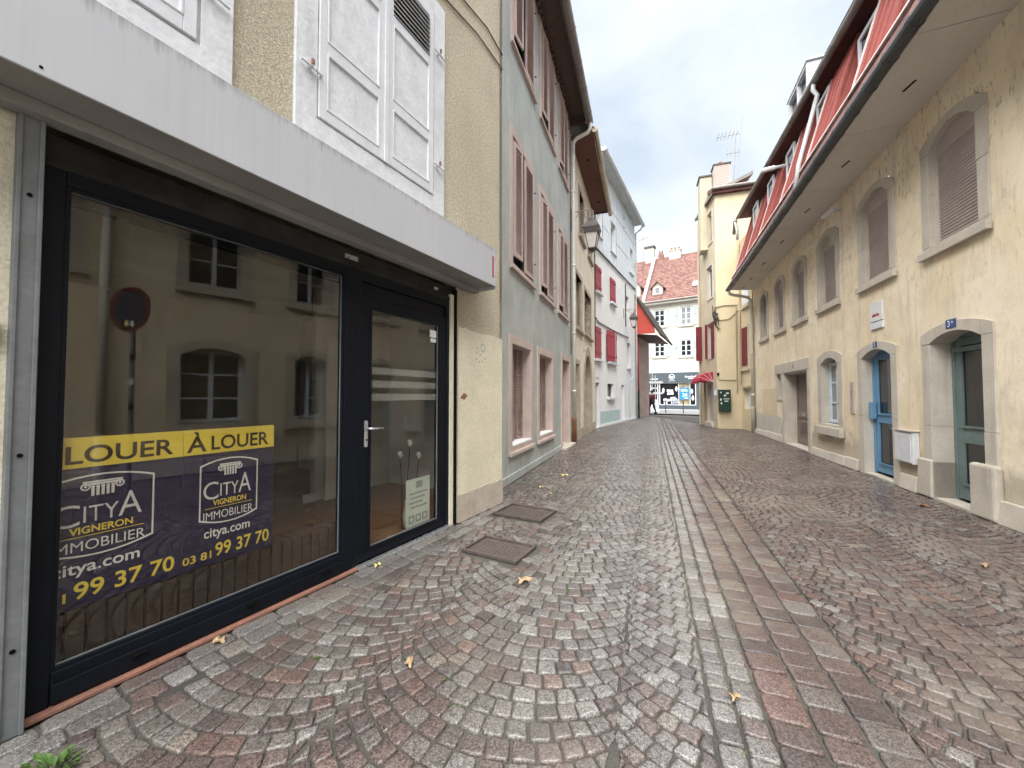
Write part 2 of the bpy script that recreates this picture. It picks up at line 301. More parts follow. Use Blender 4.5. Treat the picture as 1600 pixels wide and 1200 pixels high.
# ================================================================== mesh helpers
class MB:
    def __init__(s): s.v = []; s.f = []
    def add(s, vs, fs):
        o = len(s.v); s.v += [tuple(p) for p in vs]; s.f += [tuple(i + o for i in f) for f in fs]; return s
    def box(s, x0, x1, y0, y1, z0, z1):
        return s.add([(x0, y0, z0), (x1, y0, z0), (x1, y1, z0), (x0, y1, z0), (x0, y0, z1), (x1, y0, z1), (x1, y1, z1), (x0, y1, z1)],
                     [(0, 3, 2, 1), (4, 5, 6, 7), (0, 1, 5, 4), (1, 2, 6, 5), (2, 3, 7, 6), (3, 0, 4, 7)])
    def hexa(s, p):   # eight corners: four bottom, four top, same winding
        return s.add(p, [(0, 3, 2, 1), (4, 5, 6, 7), (0, 1, 5, 4), (1, 2, 6, 5), (2, 3, 7, 6), (3, 0, 4, 7)])
    def prism(s, pts, y0, y1):
        n = len(pts)
        return s.add([(x, y0, z) for x, z in pts] + [(x, y1, z) for x, z in pts],
                     [tuple(range(n)), tuple(range(2 * n - 1, n - 1, -1))] + [(i, n + i, n + (i + 1) % n, (i + 1) % n) for i in range(n)])
    def prism_x(s, pts, x0, x1):      # profile in (y, z)
        n = len(pts)
        return s.add([(x0, y, z) for y, z in pts] + [(x1, y, z) for y, z in pts],
                     [tuple(range(n)), tuple(range(2 * n - 1, n - 1, -1))] + [(i, n + i, n + (i + 1) % n, (i + 1) % n) for i in range(n)])
    def ring(s, outer, inner, y0, y1):
        n = len(outer)
        vs = [(x, y0, z) for x, z in outer] + [(x, y0, z) for x, z in inner] + [(x, y1, z) for x, z in outer] + [(x, y1, z) for x, z in inner]
        fs = []
        for i in range(n):
            j = (i + 1) % n
            fs += [(i, j, n + j, n + i), (2 * n + j, 2 * n + i, 3 * n + i, 3 * n + j), (i, 2 * n + i, 2 * n + j, j), (n + j, 3 * n + j, 3 * n + i, n + i)]
        return s.add(vs, fs)
    def rect_ring(s, x0, x1, z0, z1, t, y0, y1, tb=None, tt=None):
        tb = t if tb is None else tb; tt = t if tt is None else tt
        return s.ring([(x0, z0), (x1, z0), (x1, z1), (x0, z1)], [(x0 + t, z0 + tb), (x1 - t, z0 + tb), (x1 - t, z1 - tt), (x0 + t, z1 - tt)], y0, y1)
    def tube(s, pts, r, n=8, cap=True):
        pts = [Vector(p) for p in pts]; rs = r if isinstance(r, (list, tuple)) else [r] * len(pts)
        o = len(s.v); up = None
        for i, p in enumerate(pts):
            d = (pts[min(i + 1, len(pts) - 1)] - pts[max(i - 1, 0)]).normalized()
            if up is None:
                up = Vector((0, 0, 1)) if abs(d.z) < .9 else Vector((1, 0, 0))
            a = d.cross(up).normalized(); b = a.cross(d).normalized(); up = b
            for k in range(n):
                t = 2 * math.pi * k / n; s.v.append(tuple(p + a * (rs[i] * math.cos(t)) + b * (rs[i] * math.sin(t))))
        for i in range(len(pts) - 1):
            for k in range(n):
                a0 = o + i * n + k; a1 = o + i * n + (k + 1) % n; s.f.append((a0, a1, a1 + n, a0 + n))
        if cap:
            s.f.append(tuple(o + k for k in range(n))[::-1]); e = o + (len(pts) - 1) * n; s.f.append(tuple(e + k for k in range(n)))
        return s
    def lathe(s, prof, cx=0, cy=0, n=12, rot=0):
        o = len(s.v)
        for r, z in prof:
            for k in range(n):
                t = 2 * math.pi * k / n + rot; s.v.append((cx + r * math.cos(t), cy + r * math.sin(t), z))
        for i in range(len(prof) - 1):
            for k in range(n):
                a = o + i * n + k; b = o + i * n + (k + 1) % n; s.f.append((a, b, b + n, a + n))
        s.f.append(tuple(o + k for k in range(n))[::-1]); e = o + (len(prof) - 1) * n; s.f.append(tuple(e + k for k in range(n))); return s
    def xf(s, mat, start=0):
        s.v[start:] = [tuple(mat @ Vector(p)) for p in s.v[start:]]; return s
    def mesh(s, name, mat, smooth=False, recalc=True):
        me = bpy.data.meshes.new(name); me.from_pydata(s.v, [], s.f)
        if recalc:
            bm = bmesh.new(); bm.from_mesh(me); bmesh.ops.recalc_face_normals(bm, faces=bm.faces); bm.to_mesh(me); bm.free()
        if smooth:
            for p in me.polygons: p.use_smooth = True
        if mat: me.materials.append(m[mat] if isinstance(mat, str) else mat)
        return me
    def build(s, name, mat, parent=None, smooth=False, bevel=0, recalc=True):
        return link(name, s.mesh(name, mat, smooth, recalc), parent, bevel)

def link(name, me, parent=None, bevel=0):
    o = bpy.data.objects.new(name, me); col.objects.link(o)
    if parent is not None: o.parent = parent
    if bevel:
        b = o.modifiers.new('bevel', 'BEVEL'); b.width = bevel; b.segments = 2; b.limit_method = 'ANGLE'; b.angle_limit = RAD(40)
    return o
def smooth_by_angle(o): pass
def thing(name, label, cat, loc=(0, 0, 0), rz=0, group=None):
    o = bpy.data.objects.new(name, None); col.objects.link(o); o.empty_display_size = .2
    o.location = loc; o.rotation_euler = (0, 0, RAD(rz)); o['label'] = label; o['category'] = cat
    if group: o['group'] = group
    return o
def tag(o, label, cat, group=None):
    o['label'] = label; o['category'] = cat
    if group: o['group'] = group
    return o
def copy_tree(o, parent=None):
    c = o.copy(); col.objects.link(c); c.parent = parent
    for ch in o.children: copy_tree(ch, c)
    return c
class Frame:
    def __init__(s, o, phi): s.o = Vector((o[0], o[1], 0)); s.phi = phi; p = RAD(phi); s.x = Vector((math.cos(p), math.sin(p), 0)); s.y = Vector((-math.sin(p), math.cos(p), 0))
    def w(s, x, y, z=0): return s.o + s.x * x + s.y * y + Vector((0, 0, z))
FA = Frame((-2.09, 1.62), 60.5); FB = Frame((-.15, 5.87), 70.7); FW = Frame((3.56, 16.46), 60.05)
FR = Frame((9.31, 14.74), 249.4); FE = Frame((15.3, 36.0), -33); FY = Frame((8.72, 16.3), -18); FYS = Frame((8.72, 16.3), 259.3); FL = Frame((9.61, 16.06), 256)

def facade(parent, name, x0, x1, z0, z1, holes, mat, reveal=.0, y=0.0, thick=.0):
    xs = sorted(set([x0, x1] + [h[0] for h in holes] + [h[1] for h in holes])); zs = sorted(set([z0, z1] + [h[2] for h in holes] + [h[3] for h in holes]))
    xs = [a for a in xs if x0 <= a <= x1]; zs = [a for a in zs if z0 <= a <= z1]
    b = MB(); idx = {}
    def vid(i, k):
        if (i, k) not in idx: idx[(i, k)] = len(b.v); b.v.append((xs[i], y, zs[k]))
        return idx[(i, k)]
    for i in range(len(xs) - 1):
        for k in range(len(zs) - 1):
            cx, cz = (xs[i] + xs[i + 1]) / 2, (zs[k] + zs[k + 1]) / 2
            if any(h[0] < cx < h[1] and h[2] < cz < h[3] for h in holes): continue
            b.f.append((vid(i, k), vid(i + 1, k), vid(i + 1, k + 1), vid(i, k + 1)))
    for h in holes:
        d = h[4] if len(h) > 4 else reveal
        if d:
            a0, a1, c0, c1 = h[:4]
            for q in (((a0, c0), (a0, c1)), ((a0, c1), (a1, c1)), ((a1, c1), (a1, c0)), ((a1, c0), (a0, c0))):
                (p, r), (p2, r2) = q; b.add([(p, y, r), (p2, y, r2), (p2, y + d, r2), (p, y + d, r)], [(0, 1, 2, 3)])
    return b.build(name, mat, parent, recalc=False)

def arch(x0, x1, z0, zs, rise, n=10):
    w = x1 - x0; Rr = (w * w / 4 + rise * rise) / (2 * rise); cx = (x0 + x1) / 2; cz = zs + rise - Rr
    a = math.asin(min(1, w / 2 / Rr)); pts = [(x0, z0), (x1, z0)]
    for i in range(n + 1):
        t = a - 2 * a * i / n; pts.append((cx + Rr * math.sin(t), cz + Rr * math.cos(t)))
    return pts

def casement(parent, x0, x1, z0, z1, y, mat, leaves=2, rows=3, glass='glassd', t=.05, name='window', d=.05, panes=True):
    b = MB(); b.rect_ring(x0, x1, z0, z1, t, y, y + d)
    lw = (x1 - x0) / leaves
    for i in range(1, leaves): b.box(x0 + i * lw - t * .6, x0 + i * lw + t * .6, y - .008, y + d - .003, z0 + t, z1 - t)
    for k in range(1, rows):
        zz = z0 + (z1 - z0) * k / rows
        for i in range(leaves): b.box(x0 + i * lw + t * .6 + .0, x0 + (i + 1) * lw - t * .6, y + .008, y + d - .006, zz - t * .28, zz + t * .28)
    o = b.build(name, mat, parent, bevel=0)
    if panes:
        for i in range(leaves):
            for k in range(rows):
                a0 = x0 + i * lw + t * .5; a1 = x0 + (i + 1) * lw - t * .5; c0 = z0 + (z1 - z0) * k / rows + t * .2; c1 = z0 + (z1 - z0) * (k + 1) / rows - t * .2
                MB().box(a0, a1, y + d * .5, y + d * .5 + .006, c0, c1).build('pane', glass, o)
    else: MB().box(x0 + t * .5, x1 - t * .5, y + d * .55, y + d * .7, z0 + t * .5, z1 - t * .5).build('pane', glass, o)
    return o

def text_part(name, s, x0, x1, z0, z1, y, mat, parent, bold=0.0, shear=0):
    cu = bpy.data.curves.new('lettering', 'FONT'); cu.body = s; cu.offset = bold; cu.resolution_u = 4
    to = bpy.data.objects.new('lettering', cu); col.objects.link(to)
    dg = bpy.context.evaluated_depsgraph_get(); me = bpy.data.meshes.new_from_object(to.evaluated_get(dg))
    bpy.data.objects.remove(to); bpy.data.curves.remove(cu)
    vs = [v.co.copy() for v in me.vertices]
    mnx = min(v.x for v in vs); mxx = max(v.x for v in vs); mny = min(v.y for v in vs); mxy = max(v.y for v in vs)
    for v, c in zip(me.vertices, vs):
        v.co = (x0 + (c.x - mnx) / (mxx - mnx) * (x1 - x0), y, z0 + (c.y - mny) / (mxy - mny) * (z1 - z0))
    me.materials.clear(); me.materials.append(m[mat]); me.name = name
    return link(name, me, parent)
def gutter(parent, name, pts, r, mat, clip=.9, cr=1.12, n=10):
    b = MB(); b.tube(pts, r, n)
    for p, q in zip(pts[:-1], pts[1:]):
        p = Vector(p); q = Vector(q); L = (q - p).length; k = int(L / clip)
        for i in range(1, k + 1):
            c = p + (q - p) * (i / (k + .5)); d = (q - p).normalized() * .018; b.tube([c - d, c + d], r * cr, n)
    return b.build(name, mat, parent, smooth=False)
def arcpts(c, r, a0, a1, n, u, v):
    return [Vector(c) + Vector(u) * (r * math.cos(a0 + (a1 - a0) * i / n)) + Vector(v) * (r * math.sin(a0 + (a1 - a0) * i / n)) for i in range(n + 1)]

# ================================================================== ground and street
g = MB().add([(-400, -400, -.09), (400, -400, -.09), (400, 400, -.09), (-400, 400, -.09)], [(0, 1, 2, 3)]).build('ground', 'soil', recalc=False); g['kind'] = 'structure'
T = RAD(20); VV = Vector((math.sin(T), math.cos(T), 0)); WW = Vector((math.cos(T), -math.sin(T), 0))    # v along the street, w across
def wv(w, v): p = WW * w + VV * v; return p.x, p.y
# mortar bed: gently uneven grid under all the setts
def bed_z(x, y): return -.010 + .0035 * math.sin(x * 2.1 + y * .7) * math.sin(y * 1.7 - x)
def lie(x, y):   # very slight dish of the street surface
    w = x * WW.x + y * WW.y
    return 0.0 + .006 * math.sin(x * .9 + 1.3) * math.sin(y * .8)
b = MB(); NX, NY = 90, 190
for j in range(NY + 1):
    for i in range(NX + 1):
        w = -7.5 + 12.5 * i / NX; v = -4 + 33.0 * j / NY; x, y = wv(w, v)
        b.v.append((x, y, -.013 + lie(x, y)))
for j in range(NY):
    for i in range(NX):
        a = j * (NX + 1) + i; b.f.append((a, a + 1, a + NX + 2, a + NX + 1))
street = b.build('cobbled_street', 'mortar', recalc=False, smooth=True); street['kind'] = 'structure'

GREYS = [(.235, .222, .21), (.20, .188, .178), (.275, .262, .248)]
MIDS = [(.158, .142, .132), (.135, .12, .112), (.178, .16, .148)]
PURP = [(.115, .080, .074), (.135, .092, .084), (.095, .069, .066), (.148, .106, .096)]
DARK = [(.07, .056, .056), (.08, .064, .062)]
REDS = [(.175, .106, .09), (.152, .09, .078), (.195, .128, .106)]
TANS = [(.24, .21, .175), (.215, .188, .155)]
def pick(wts):
    r = random.random() * sum(wts); k = 0
    while r > wts[k]: r -= wts[k]; k += 1
    c = random.choice((GREYS, MIDS, PURP, DARK, REDS, TANS)[k]); f = random.uniform(.9, 1.1)
    return tuple(x * f for x in c)
def zone_color(w, v, kind):
    c = zone_pick(w, v, kind)
    mean = (.13, .102, .093) if kind == 'band' or w > .97 else ((.225, .215, .205) if w > -.75 else (.16, .142, .128))
    return tuple((a * .70 + b_ * .30) * .93 for a, b_ in zip(c, mean))
def zone_pick(w, v, kind):
    if kind == 'band': return pick((2, 22, 60, 8, 7, 1))
    if kind == 'edge': return pick((34, 34, 8, 2, 5, 12))
    if kind == 'line': return pick((46, 38, 10, 2, 3, 2))
    if w > .97: return pick((3, 24, 54, 12, 7, 1))
    near = max(0, min(1, (2.6 - v) / 1.0))
    if w > -.75: return pick((58 - 40 * near, 34, 6 + 30 * near, 1 + 4 * near, 2, 1))
    if w > -1.3: return pick((30 - 20 * near, 40, 10 + 34 * near, 2 + 5 * near, 3, 1))
    return pick((11, 36, 38, 6, 6, 3))

setts = []   # (corner list ccw, colour)
def jit(p, a): return (p[0] + random.uniform(-a, a), p[1] + random.uniform(-a, a))
def sdist(F, x, y): return -((x - F.o.x) * F.y.x + (y - F.o.y) * F.y.y)      # metres in front of a facade
def ax(F, x, y): return (x - F.o.x) * F.x.x + (y - F.o.y) * F.x.y
COVERS = [(Vector((-.115, 3.535)), .56, .40, 29.0, 'a'), (Vector((.155, 4.635)), .62, .46, 29.0, 'b')]
def inside_cover(x, y):
    for c, a, bb, ang, _ in COVERS:
        d = Vector((x, y)) - c; t = RAD(ang); u = d.x * math.sin(t) + d.y * math.cos(t); s = d.x * math.cos(t) - d.y * math.sin(t)
        if abs(u) < bb / 2 + .045 and abs(s) < a / 2 + .045: return True
    return False
def allowed(x, y, border=True):
    if ax(FA, x, y) < 3.97 and sdist(FA, x, y) < (.27 if border else .0): return False
    if y > 4.6 and sdist(FB, x, y) < .02 and x < 3.7: return False
    if y > 15.5 and sdist(FW, x, y) < .02: return False
    if sdist(FR, x, y) < .03: return False
    if y > 14.4 and (x - 8.72) * math.cos(RAD(18)) * 0 + ((x - 8.72) * math.sin(RAD(90 - 10.3)) - (y - 16.3) * math.cos(RAD(90 - 10.3))) > -.03 and y > 16: return False
    if y > 14.7 and x > 9.33: return False
    if inside_cover(x, y): return False
    return True
def add_sett(pts, c): setts.append((pts, c))
# segmental fans: columns of arcs that bulge towards the camera
FANW = 1.16; PITCH_R = .099; RR = FANW / 2 / math.sin(RAD(44))
def fan_column(wc, vmin, vmax, wlo, whi):
    k = 0; v = vmin + random.uniform(0, .05)
    while v < vmax:
        th = -51.0 + random.uniform(0, 3)
        while th < 50:
            cz = math.cos(RAD(th)); Ls = (.080 + .028 * cz ** 3) * random.uniform(.86, 1.14); dth = math.degrees(Ls / RR)
            t1 = min(th + dth, 54); quad = []
            for tt in (th, t1):
                a = RAD(tt); P = (wc + RR * math.sin(a), v + RR - RR * math.cos(a)); n = (-math.sin(a), math.cos(a)); s = PITCH_R * math.cos(a)
                quad.append((P, (P[0] + n[0] * s, P[1] + n[1] * s)))
            jl = random.uniform(-.034, .02); jr = random.uniform(-.02, .034)
            q = [quad[0][0], quad[1][0], quad[1][1], quad[0][1]]
            q = [(max(wlo, wc - FANW / 2 + jl, min(whi, wc + FANW / 2 + jr, p[0])), p[1]) for p in q]
            wm = sum(p[0] for p in q) / 4; vm = sum(p[1] for p in q) / 4
            wd = abs(q[1][0] - q[0][0]) + abs(q[1][1] - q[0][1])
            x, y = wv(wm, vm)
            area = abs(sum(q[i][0] * q[(i + 1) % 4][1] - q[(i + 1) % 4][0] * q[i][1] for i in range(4))) / 2
            if area > .0013 and allowed(x, y): add_sett([wv(*jit(p, .005)) for p in q], zone_color(wm, vm, 'fan'))
            th = t1
        v += PITCH_R
VEND = 28.0
for i in range(0, 5): fan_column(-.73 - FANW * i, -2.4, VEND if i < 3 else 6.0, -9, .225)
fan_column(.43, -2.4, VEND, -9, .225)
for i in range(0, 3): fan_column(1.555 + FANW * i, -2.4, 24.0, .99, 9)
# straight lines of small setts, then the band of three courses of large setts
def straight(w0, w1, length, kind, gap=.0):
    v = -2.4 + random.uniform(0, .1)
    while v < VEND:
        L = length * random.uniform(.85, 1.2); x, y = wv((w0 + w1) / 2, v + L / 2)
        if allowed(x, y): add_sett([wv(*jit(p, .005)) for p in ((w0, v), (w1, v), (w1, v + L), (w0, v + L))], zone_color((w0 + w1) / 2, v, kind))
        v += L
straight(.23, .335, .10, 'line'); straight(.338, .45, .105, 'line')
for k in range(3): straight(.455 + .178 * k, .455 + .178 * (k + 1) - .003, .145, 'band')
# border courses that follow the shop front
for k, (d0, d1) in enumerate(((.015, .13), (.133, .262))):
    a = -1.6
    while a < 3.95:
        L = random.uniform(.15, .27) if k == 0 else random.uniform(.11, .2)
        pts = [FA.w(a, -d1), FA.w(a + L, -d1), FA.w(a + L, -d0), FA.w(a, -d0)]
        pts = [jit((p.x, p.y), .005) for p in pts]
        if not inside_cover(sum(p[0] for p in pts) / 4, sum(p[1] for p in pts) / 4): add_sett(pts, zone_color(0, 0, 'edge'))
        a += L

def sett_geo(pts, lod, gap=.0075):
    cx = sum(p[0] for p in pts) / 4; cy = sum(p[1] for p in pts) / 4
    A2 = sum(pts[i][0] * pts[(i + 1) % 4][1] - pts[(i + 1) % 4][0] * pts[i][1] for i in range(4))
    if A2 < 0: pts = pts[::-1]
    z0 = lie(cx, cy); h = random.gauss(0, .0016); tx = random.gauss(0, .013); ty = random.gauss(0, .013)
    def Z(x, y): return z0 + h + (x - cx) * tx + (y - cy) * ty
    def inset(p, d):
        r = math.hypot(p[0] - cx, p[1] - cy) or 1; return (cx + (p[0] - cx) * max(.2, 1 - d / r), cy + (p[1] - cy) * max(.2, 1 - d / r))
    base = [inset(p, gap * .75) for p in pts]
    if lod == 2:
        vs = [(p[0], p[1], z0 - .012) for p in base] + [(*inset(p, .008), Z(*p)) for p in base]
        return vs, [(0, 1, 5, 4), (1, 2, 6, 5), (2, 3, 7, 6), (3, 0, 4, 7), (4, 5, 6, 7)]
    ring = []
    for i in range(4):
        p = base[i]; a = base[i - 1]; c = base[(i + 1) % 4]; f = random.uniform(.10, .24)
        ring.append((p[0] + (a[0] - p[0]) * f, p[1] + (a[1] - p[1]) * f)); f2 = random.uniform(.10, .24)
        if lod == 0:
            q0 = ring[-1]; q1 = (p[0] + (c[0] - p[0]) * f2, p[1] + (c[1] - p[1]) * f2); mid = ((q0[0] + q1[0]) / 2 * .45 + p[0] * .55, (q0[1] + q1[1]) / 2 * .45 + p[1] * .55)
            ring.append(mid); ring.append(q1)
            e = ((p[0] + c[0]) / 2, (p[1] + c[1]) / 2); o = random.uniform(-.004, .004); ring.append((e[0] + (e[0] - cx) * o * 12, e[1] + (e[1] - cy) * o * 12))
        else: ring.append((p[0] + (c[0] - p[0]) * f2, p[1] + (c[1] - p[1]) * f2))
    n = len(ring); vs = []; fs = []
    levels = ((0, -.024, 0), (0, -.0075, .001), (.004, -.0012, .0007), (.010, .0004, .0007), (.022, .0010, .0009)) if lod == 0 else ((0, -.014, 0), (0, -.005, 0), (.006, .0, .0006), (.014, .0006, .0006))
    for d, dz, r in levels:
        for p in ring:
            q = inset(p, d) if d else p; vs.append((q[0], q[1], (z0 if dz < -.01 else Z(*q)) + dz + (random.gauss(0, r) if r else 0)))
    L = len(levels)
    for k in range(L - 1):
        for i in range(n): j = (i + 1) % n; fs.append((k * n + i, k * n + j, (k + 1) * n + j, (k + 1) * n + i))
    if lod == 0:
        c = len(vs); vs.append((cx, cy, Z(cx, cy) + .0022)); o = (L - 1) * n
        for i in range(n): fs.append((o + i, o + (i + 1) % n, c))
    else: fs.append(tuple((L - 1) * n + i for i in range(n)))
    return vs, fs
def seen(x, y):
    if y < .6: return False
    return abs(x / y) < 1.40 and y > 1.35
def paint(me, cols):
    a = me.color_attributes.new('Col', 'FLOAT_COLOR', 'POINT'); a.data.foreach_set('color', cols)
order = []
for i, (pts, c) in enumerate(setts):
    x = sum(p[0] for p in pts) / 4; y = sum(p[1] for p in pts) / 4
    A2 = abs(sum(pts[k][0] * pts[(k + 1) % 4][1] - pts[(k + 1) % 4][0] * pts[k][1] for k in range(4)))
    order.append((A2 / max(.5, y) ** 3 if seen(x, y) else 0, i, x, y))
order.sort(reverse=True)
rest = MB(); rcols = []
for rank, (s_, i, x, y) in enumerate(order):
    pts, c = setts[i]
    if rank < 300:
        vs, fs = sett_geo(pts, 0); me = bpy.data.meshes.new('sett')
        me.from_pydata([(p[0] - x, p[1] - y, p[2]) for p in vs], [], fs)
        for p in me.polygons: p.use_smooth = True
        paint(me, [*c, 1] * len(vs)); me.materials.append(m['setts'])
        o = link('sett', me, street); o.location = (x, y, 0)
    else:
        vs, fs = sett_geo(pts, 0 if 0 < y < 4.2 and s_ > 0 else (1 if y < 12 else 2)); rest.add(vs, fs); rcols += [*c, 1] * len(vs)
me = rest.mesh('setts', 'setts', smooth=True, recalc=False); paint(me, rcols)
o = link('setts', me, street); o['kind'] = 'stuff'

# crossing street beyond
x0 = FE.w(-14, -7.9); x1 = FE.w(14, -7.9); x2 = FE.w(14, -2.2); x3 = FE.w(-14, -2.2)
rd = MB().add([(p.x, p.y, .012) for p in (x0, x1, x2, x3)], [(0, 1, 2, 3)]).build('road', 'asphalt', recalc=False); rd['kind'] = 'structure'
pv = MB(); k0 = len(pv.v); pv.box(-14, 14, -2.2, .6, -.05, .10); pv.xf(Matrix.Translation(FE.o) @ Matrix.Rotation(RAD(FE.phi), 4, 'Z'))
pv = pv.build('pavement', 'paving'); pv['kind'] = 'structure'

# ================================================================== shop house on the left
A = thing('shop_house', 'yellow pebble-dashed house with dark empty shop front and white shuttered windows', 'house', FA.o, FA.phi)
facade(A, 'wall', -7, 3.97, 0, 8.4, [(-.02, 2.985, 0, 2.6, .0)], 'pebble')
MB().box(3.90, 3.97, .0, 6, 0, 8.4).build('side_wall', 'pebble', A)
MB().box(-7, 3.97, .02, 6.5, 8.35, 8.45).build('roof', 'roofold', A)
MB().box(-7.05, -6.98, .0, 6, 0, 8.4).build('side_wall', 'pebble', A)
# paler smooth render beside the door, worn plinth under it
def ragged(x0, x1, z0, z1, y0, y1, nn=14, amp=.02):
    pts = [(x0, z0), (x1, z0)] + [(x1 + (x0 - x1) * i / nn, z1 + random.uniform(-amp, amp)) for i in range(nn + 1)]
    return MB().prism(pts, y0, y1)
ragged(3.03, 3.968, .30, 2.16, -.006, .0).build('render_patch', 'render_pale', A)
ragged(3.03, 3.982, 0, .30, -.016, .0, 16, .012).build('plinth', 'plinth_tan', A)
MB().box(3.97, 3.984, -.016, .27, 0, .30).build('plinth', 'plinth_tan', A)
MB().box(-7, -.03, -.006, 0, 0, 2.6).build('render_patch', 'render_pale', A)
# white painted window surrounds and closed shutters
def shutter_leaf(x0, x1, z0, z1, parent, y=-.040, louvre=True):
    st = .062; fr = MB()
    fr.box(x0, x0 + st, y, y + .03, z0, z1); fr.box(x1 - st, x1, y, y + .03, z0, z1)
    za = z0 + .52; zb = z0 + 1.30
    for c0, c1 in ((z0, z0 + .085), (za, za + .085), (zb, zb + .085), (z1 - .08, z1)): fr.box(x0 + st, x1 - st, y + .001, y + .029, c0, c1)
    for c0, c1 in ((z0 + .085, za), (za + .085, zb)):     # beads around the panels
        fr.rect_ring(x0 + st, x1 - st, c0, c1, .016, y - .004, y + .02)
    o = fr.build('shutter', 'white_paint', parent, bevel=.004)
    for c0, c1 in ((z0 + .085, za), (za + .085, zb)):
        MB().box(x0 + st + .012, x1 - st - .012, y + .012, y + .02, c0 + .012, c1 - .012).build('panel', 'white_peel', o)
    zz = zb + .095; sl = MB().box(x0 + st, x1 - st, 0, .008, -.022, .022).mesh('louvre_slat', 'white_paint')
    MB().box(x0 + st, x1 - st, y + .026, y + .029, zb + .085, z1 - .08).build('louvre_back', 'black', o)
    while zz < z1 - .1:
        s = link('louvre_slat', sl, o); s.location = (0, y + .004, zz + .018); s.rotation_euler = (RAD(-38), 0, 0); zz += .046
    return o
def white_window(xl, xr, zb, zt):
    sr = MB().rect_ring(xl, xr, zb, zt, .165, -.030, .0, .15, .17).build('window_surround', 'white_peel', A, bevel=.005)
    mid = (xl + xr) / 2 + .0; y0 = zb + .165; y1 = zt - .18
    MB().box(xl + .16, xr - .16, -.014, -.002, zb + .14, zt - .16).build('recess', 'white_paint', A)
    shutter_leaf(xl + .172, mid - .012, y0, y1, A); shutter_leaf(mid + .014, xr - .185, y0, y1, A)
    MB().box(mid - .022, mid + .024, -.050, -.040, y0 - .01, y1).build('cover_strip', 'white_paint', A, bevel=.003)
    for xx in (xl + .10, xr - .12):
        for zz in (y0 + .32, y0 + 1.5):
            MB().tube([(xx, -.03, zz), (xx, -.075, zz), (xx + .02, -.08, zz - .03)], .011, 6).tube([(xx - .07, -.05, zz + .005), (xx + .09, -.05, zz - .01)], .009, 6).build('hinge', 'white_peel', A)
            MB().tube([(xx + .0, -.076, zz - .005), (xx, -.076, zz + .035)], .012, 6).build('hinge_pin', 'rust', A)
white_window(1.14, 2.74, 3.27, 5.50); white_window(-.84, .76, 3.235, 5.46)
for k in (-2.9, -4.9): white_window(k, k + 1.6, 3.23, 5.45)
# fascia box
b = MB(); b.box(-4.6, 3.29, -.335, -.322, 2.63, 3.055); b.box(-4.6, 3.29, -.322, -.004, 3.045, 3.056); b.box(3.277, 3.29, -.322, -.004, 2.60, 3.045)
b.build('sign_fascia', 'alu', A, bevel=.003)
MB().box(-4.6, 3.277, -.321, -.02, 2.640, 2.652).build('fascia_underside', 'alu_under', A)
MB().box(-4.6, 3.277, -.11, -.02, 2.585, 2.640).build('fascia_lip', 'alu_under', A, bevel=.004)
MB().box(3.205, 3.228, -.340, -.334, 2.72, 2.955).build('red_mark', 'awning', A)
for xx, zz in ((3.27, 2.74), (3.27, 2.93), (-.02, 2.66)): MB().tube([(xx, -.337, zz), (xx, -.333, zz)], .006, 8).build('rivet', 'black', A)
# roller shutter housing and guide rails
b = MB(); b.box(.04, 2.96, .035, .2, 2.47, 2.58); b.box(.04, 2.96, .02, .06, 2.43, 2.475); b.build('shutter_housing', 'housing', A, bevel=.006)
MB().box(1.60, 1.72, .028, .036, 2.50, 2.535).build('maker_plate', 'silver', A); MB().box(2.66, 2.72, .028, .036, 2.50, 2.53).build('maker_plate', 'silver', A)
b = MB(); b.box(-.03, .045, -.045, .01, 0.0, 2.6); b.box(-.03, -.015, -.055, -.045, 0, 2.6); b.box(.03, .045, -.055, -.045, 0, 2.6); b.build('guide_rail', 'galv', A, bevel=.003)
for zz in (.35, 1.15, 2.25): MB().tube([(.008, -.05, zz), (.008, -.04, zz)], .009, 8).build('bolt', 'black', A)
MB().box(2.955, 2.985, -.02, .05, 0, 2.56).build('guide_rail', 'black', A, bevel=.004)
MB().box(2.90, 2.955, .004, .06, 0, 2.5).build('jamb_strip', 'render_pale', A)
MB().box(-.02, 2.99, .2, .26, 2.35, 2.62).build('lintel', 'black', A)
# shop window frame
b = MB(); b.box(.045, .125, .02, .11, 0, 2.43); b.box(.125, 1.60, .02, .11, .025, .165); b.box(.125, 1.60, .02, .11, 2.365, 2.44); b.box(1.60, 1.70, .02, .11, 0, 2.44)
b.box(.125, 1.60, .008, .02, .03, .115)
b.build('window_frame', 'anthracite', A, bevel=.006)
MB().rect_ring(.120, 1.606, .16, 2.372, .022, .030, .075).build('glazing_bead', 'anthracite', A, bevel=.004)
MB().rect_ring(.140, 1.586, .18, 2.352, .005, .046, .06).build('glazing_seal', 'galv', A)
MB().box(.138, 1.588, .056, .064, .178, 2.354).build('pane', 'shopglass', A)
for xx in (.42, .95, 1.45): MB().tube([(xx - .03, .004, .09), (xx + .03, .004, .09)], .012, 8).build('drain_cap', 'black', A)
MB().box(.0, 1.72, -.02, .04, 0, .02).build('threshold', 'terracotta', A, bevel=.004)
MB().box(1.72, 2.93, -.03, .10, 0, .026).build('door_sill', 'silver', A, bevel=.003)
